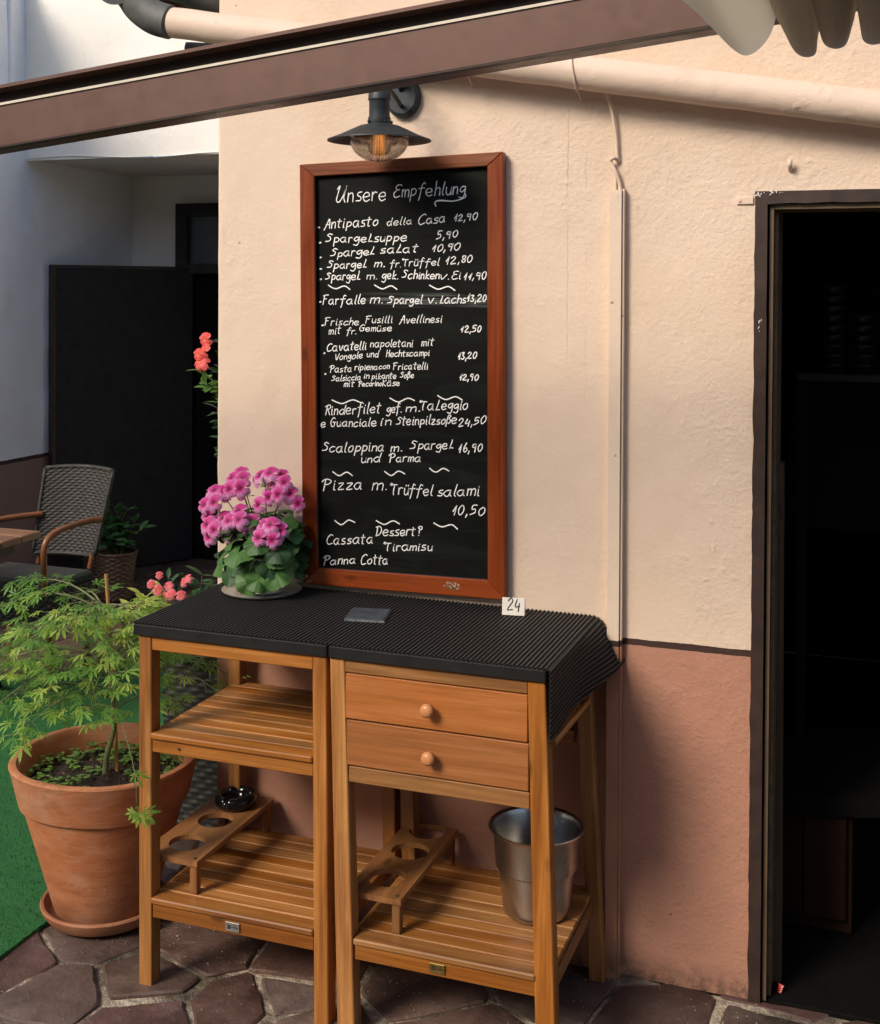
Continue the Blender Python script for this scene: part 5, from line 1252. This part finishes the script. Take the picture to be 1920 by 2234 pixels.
def shrub(mb, base, tips, nleaf, L, W, jit, stm, sr=.0022):
    for tp in tips:
        tp = Vector(tp); b_ = Vector(base)+Vector((rg.uniform(-.05, .05), rg.uniform(-.04, .04), 0)); c = crom([b_, b_.lerp(tp, .5)+Vector((rg.uniform(-.02, .02), rg.uniform(-.02, .02), .02)), tp], 6); stm.tube(c, [sr*(1-.6*i/len(c)) for i in range(len(c))], 5)
        for k in range(nleaf):
            q = c[min(len(c)-1, int(len(c)*(.25+.75*k/nleaf)))]; dr_ = Vector((rg.uniform(-1, 1), rg.uniform(-1, .6), rg.uniform(-.1, .8)))
            lance(mb, q+Vector((rg.uniform(-jit, jit),)*3)*.2, dr_, (rg.uniform(-.4, .4), rg.uniform(-.5, .1), 1), L*rg.uniform(.7, 1.25), W*rg.uniform(.8, 1.2))
shrub(yl, (-.28, .28, .57), [(-.455, .26, .66), (-.43, .22, .70), (-.405, .25, .735), (-.38, .24, .71), (-.36, .28, .75), (-.40, .22, .66), (-.35, .24, .68), (-.36, .20, .64), (-.42, .2, .62)], 20, .052, .013, .02, stm)
shrub(gr, (-.25, .30, .57), [(-.34, .3, .78), (-.30, .32, .80), (-.25, .30, .79), (-.22, .3, .80), (-.18, .3, .80), (-.15, .28, .76), (-.28, .28, .72), (-.3, .22, .55), (-.24, .18, .60), (-.34, .15, .50), (-.18, .16, .58)], 14, .05, .007, .02, stm)
tag(yl.build('yellow_leaves', m_vari, VP), kind='stuff'); tag(gr.build('green_leaves', m_shrub, VP), kind='stuff'); tag(stm.build('stems', m_stem, VP), kind='stuff')
tmp = flower_mesh(1.15).build('flower', m_coral, None, smooth=True); FC = tmp.data; bpy.data.objects.remove(tmp)
tmp = flower_mesh(1.15).build('flower', m_orange, None, smooth=True); FO = tmp.data; bpy.data.objects.remove(tmp)
CORAL = [(-.378, .26, .768), (-.352, .27, .797), (-.345, .25, .755), (-.325, .26, .735), (-.318, .27, .768), (-.262, .26, .785), (-.245, .26, .800), (-.262, .25, .748), (-.335, .24, .70), (-.300, .25, .745)]
for i, p in enumerate(CORAL):
    z = Vector((rg.uniform(-.5, .6), -1, rg.uniform(-.1, .7))).normalized(); y = Vector((rg.uniform(-1, 1), 0, 1)); y = (y-z*y.dot(z)).normalized()
    inst('flower', FC, VP, p, Matrix((y.cross(z), y, z)).transposed().to_quaternion(), rg.uniform(.6, .9))
CP = thing('climbing_plant', 'climbing plant with orange red trumpet flowers half hidden behind the house corner', 'climbing plant', (-.36, .62, 0))
gr = MB(); stm = MB(); lt = MB()
shrub(gr, (-.24, .62, .9), [(-.33, .62, 1.62), (-.335, .6, 1.55), (-.34, .62, 1.42), (-.335, .6, 1.30), (-.36, .6, 1.38), (-.32, .62, 1.20), (-.34, .61, 1.50)], 9, .05, .013, .03, stm, .003)
shrub(lt, (-.27, .60, 1.25), [(-.39, .58, 1.37), (-.37, .58, 1.36), (-.375, .57, 1.41)], 10, .045, .011, .02, stm, .002)
stm.tube(crom([(-.22, .70, 0), (-.22, .68, .4), (-.24, .62, .9)], 5), .006, 6)
tag(gr.build('leaves', m_shrub, CP), kind='stuff'); tag(lt.build('young_leaves', m_sprout, CP), kind='stuff'); tag(stm.build('stems', m_stem, CP), kind='stuff')
for i, p in enumerate([(-.395, .57, 1.455), (-.375, .57, 1.475), (-.37, .57, 1.505), (-.385, .57, 1.435)]):
    z = Vector((rg.uniform(-.8, .2), -1, rg.uniform(-.4, .7))).normalized(); y = Vector((rg.uniform(-1, 1), 0, 1)); y = (y-z*y.dot(z)).normalized()
    inst('flower', FO, CP, p, Matrix((y.cross(z), y, z)).transposed().to_quaternion(), rg.uniform(1.1, 1.5))

# baskets with plants by the black screen
def basket(name, label, c, r0, r1, h, group=None):
    t = thing(name, label, 'basket', c, group); mm = MB()
    wicker(lambda u, v: ((c[0]+(r0+(r1-r0)*v)*cos(2*pi*u), c[1]+(r0+(r1-r0)*v)*sin(2*pi*u), .004+h*v), (cos(2*pi*u), sin(2*pi*u), 0)), 22, 20, .004, mm)
    mm.build('woven_side', m_wickerb, t, smooth=True)
    mm = MB(); mm.tube([(c[0]+r1*cos(2*pi*k/24), c[1]+r1*sin(2*pi*k/24), h+.004) for k in range(25)], .009, 8); mm.build('rim', m_wickerb, t, smooth=True)
    mm = MB(); mm.add([(c[0]+(r1-.01)*cos(2*pi*k/20), c[1]+(r1-.01)*sin(2*pi*k/20), h-.02) for k in range(20)], [tuple(range(20))]); mm.build('soil', m_soil, t)
    return t
basket('wicker_basket', 'brown wicker plant basket on the stones right of the armchair', (-2.15, 2.70, 0), .075, .11, .25)
basket('wicker_basket', 'low wicker plant basket seen under the armchair back', (-2.42, 2.98, 0), .09, .12, .20)
for lab, bx, tips in (('leafy dark green shrub in the wicker basket beside the armchair', (-2.15, 2.70, .23), [(-2.2, 2.68, .62), (-2.12, 2.66, .50), (-2.0, 2.66, .44), (-1.95, 2.65, .40), (-2.28, 2.7, .46), (-2.08, 2.62, .36), (-2.02, 2.62, .34), (-2.24, 2.66, .36), (-2.15, 2.6, .40), (-2.18, 2.68, .56), (-2.1, 2.6, .32), (-2.05, 2.66, .5)]),
                      ('small dark shrub in the basket behind the armchair', (-2.42, 2.98, .18), [(-2.5, 2.95, .34), (-2.4, 2.95, .38), (-2.3, 2.95, .32)])):
    t = thing('leafy_shrub', lab, 'shrub', bx); gr = MB(); stm = MB(); shrub(gr, bx, tips, 16, .065, .018, .04, stm, .003)
    tag(gr.build('leaves', m_shrub, t), kind='stuff'); tag(stm.build('stems', m_stem, t), kind='stuff')

# ================================================================== ARMCHAIR AND TERRACE TABLE
AC = thing('wicker_armchair', 'dark woven armchair with bent brown cane armrests beside the terrace table', 'armchair', (-1.6, 1.42, 0))
def backf(u, v):
    w = .146+.018*v; xc = -1.648+.026*v; x = xc+(u-.5)*2*w; y = 1.555+.075*v+.030*(1-(2*u-1)**2); z = .505+.365*v+.010*(1-(2*u-1)**2)*v
    return (x, y+.04*(u-.5), z), (0, -1, .2)
mm = wicker(backf, 20, 30, .003); mm.build('backrest', m_wicker, AC, smooth=True)
mm = MB()
for uu in (0, 1): mm.tube([Vector(backf(uu, k/10)[0])+Vector((0, .004, 0)) for k in range(11)], .010, 10)
mm.tube([Vector(backf(k/14, 1)[0])+Vector((0, .004, 0)) for k in range(15)], .010, 10); mm.tube([Vector(backf(k/14, 0)[0])+Vector((0, .004, 0)) for k in range(15)], .009, 10)
mm.build('back_frame', m_wicker, AC, smooth=True)
SXr, SXl = -1.50, -1.95
mm = MB(); mm.hexa([(SXl, 1.285, .405), (SXr-.01, 1.275, .405), (SXr+.01, 1.56, .405), (SXl, 1.56, .405), (SXl, 1.285, .452), (SXr-.01, 1.275, .452), (SXr+.01, 1.56, .452), (SXl, 1.56, .452)], .012); mm.build('cushion', m_cushion, AC)
mm = wicker(lambda u, v: ((SXl+(SXr-SXl-.01)*u, 1.28-.01*u, .27+.135*v), (0, -1, 0)), 24, 10, .004); wicker(lambda u, v: ((SXr-.01+.02*u, 1.27+.29*u, .27+.135*v), (1, 0, 0)), 14, 10, .004, mm)
mm.build('woven_apron', m_wicker, AC, smooth=True)
for x, y in ((SXr-.025, 1.30), (SXr-.012, 1.54), (SXl+.03, 1.30), (SXl+.03, 1.54)):
    mm = MB(); mm.tube([(x, y, 0), (x, y, .27)], .014, 10); mm.build('leg', cane_mat, AC, smooth='auto')
for x in (-1.515, -1.785): mm = MB(); mm.tube([(x, 1.56, .455), (x+.006, 1.57, .51)], .010, 10); mm.build('back_post', cane_mat, AC, smooth='auto')
mm = MB(); mm.tube(crom([(-1.47, 1.575, .668), (-1.485, 1.50, .672), (-1.51, 1.36, .662), (-1.523, 1.285, .635), (-1.527, 1.262, .585), (-1.527, 1.262, .50), (-1.525, 1.262, .40)], 6), .0135, 12); mm.build('armrest', cane_mat, AC, smooth='auto')
mm = MB(); mm.tube(crom([(-1.775, 1.575, .672), (-1.86, 1.45, .668), (-1.92, 1.32, .655), (-1.935, 1.27, .60), (-1.93, 1.262, .40)], 6), .0135, 12); mm.build('armrest', cane_mat, AC, smooth='auto')

TT = thing('terrace_table', 'brown wooden terrace table corner at the left edge in front of the armchair', 'table', (-1.75, .7, 0))
for k in range(6):
    boxo('plank', table_wood, TT, -2.15, -1.385, .35+.118*k, .35+.118*k+.114, .690, .718, .003)
boxo('apron', m_casing, TT, -2.05, -1.455, .97, .995, .64, .689); boxo('apron', m_casing, TT, -1.48, -1.455, .45, .969, .64, .689)
for x, y in ((-2.04, .97), (-2.04, .46), (-1.70, .90)): boxo('leg', m_casing, TT, x-.02, x+.02, y-.02, y+.02, 0, .639, .002)
mm = MB(); mm.tube([(-1.86, 1.22, .03), (-1.70, 1.19, .03), (-1.685, 1.188, .03)], [.018, .02, .008], 10)
tag(mm.build('parasol_foot', m_dark), 'black rounded metal foot lying at the left edge of the green mat', 'parasol foot')

# ================================================================== INSIDE THE DOORWAY
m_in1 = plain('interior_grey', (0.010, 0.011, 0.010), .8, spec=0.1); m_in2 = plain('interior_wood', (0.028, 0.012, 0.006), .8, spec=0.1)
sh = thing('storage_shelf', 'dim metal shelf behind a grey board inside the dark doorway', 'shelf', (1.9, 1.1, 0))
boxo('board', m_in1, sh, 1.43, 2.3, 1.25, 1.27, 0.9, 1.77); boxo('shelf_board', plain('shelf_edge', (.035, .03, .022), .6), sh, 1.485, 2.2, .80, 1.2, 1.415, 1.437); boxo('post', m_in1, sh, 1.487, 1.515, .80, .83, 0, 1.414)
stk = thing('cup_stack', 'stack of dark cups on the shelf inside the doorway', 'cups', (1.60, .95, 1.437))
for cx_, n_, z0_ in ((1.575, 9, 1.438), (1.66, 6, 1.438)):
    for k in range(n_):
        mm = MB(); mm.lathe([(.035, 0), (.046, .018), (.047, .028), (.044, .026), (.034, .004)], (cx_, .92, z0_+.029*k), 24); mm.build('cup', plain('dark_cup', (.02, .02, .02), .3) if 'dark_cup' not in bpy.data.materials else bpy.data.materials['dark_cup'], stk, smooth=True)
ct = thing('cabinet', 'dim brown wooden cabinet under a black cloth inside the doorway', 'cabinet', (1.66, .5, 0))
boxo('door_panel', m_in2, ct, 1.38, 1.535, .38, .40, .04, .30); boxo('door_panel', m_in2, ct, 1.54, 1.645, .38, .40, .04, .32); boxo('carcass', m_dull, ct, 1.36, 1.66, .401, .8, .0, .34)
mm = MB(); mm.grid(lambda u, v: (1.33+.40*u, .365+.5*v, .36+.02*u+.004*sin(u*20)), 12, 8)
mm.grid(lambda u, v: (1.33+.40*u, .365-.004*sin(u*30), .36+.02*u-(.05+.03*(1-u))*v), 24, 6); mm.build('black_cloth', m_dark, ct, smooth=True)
wr = MB(); wr.add([(1.503, .050, .001), (1.509, .046, .001), (1.517, .052, .018), (1.503, .058, .020), (1.510, .050, .011)], [(0, 1, 4), (1, 2, 4), (2, 3, 4), (3, 0, 4)])
wrp = thing('snack_wrapper', 'tiny crumpled red and white wrapper on the threshold', 'wrapper', (1.51, .05, 0))
wr.build('red_foil', plain('red_foil', (.45, .02, .015), .35), wrp)
mm = MB()
for k in range(3): mm.add([(1.507+.001*k, .0455+.001*k, .005+.005*k), (1.512+.001*k, .0455+.001*k, .0055+.005*k), (1.512+.001*k, .0455+.001*k, .007+.005*k), (1.507+.001*k, .0455+.001*k, .0065+.005*k)], [(0, 1, 2, 3)])
mm.build('white_print', m_paper, wrp)
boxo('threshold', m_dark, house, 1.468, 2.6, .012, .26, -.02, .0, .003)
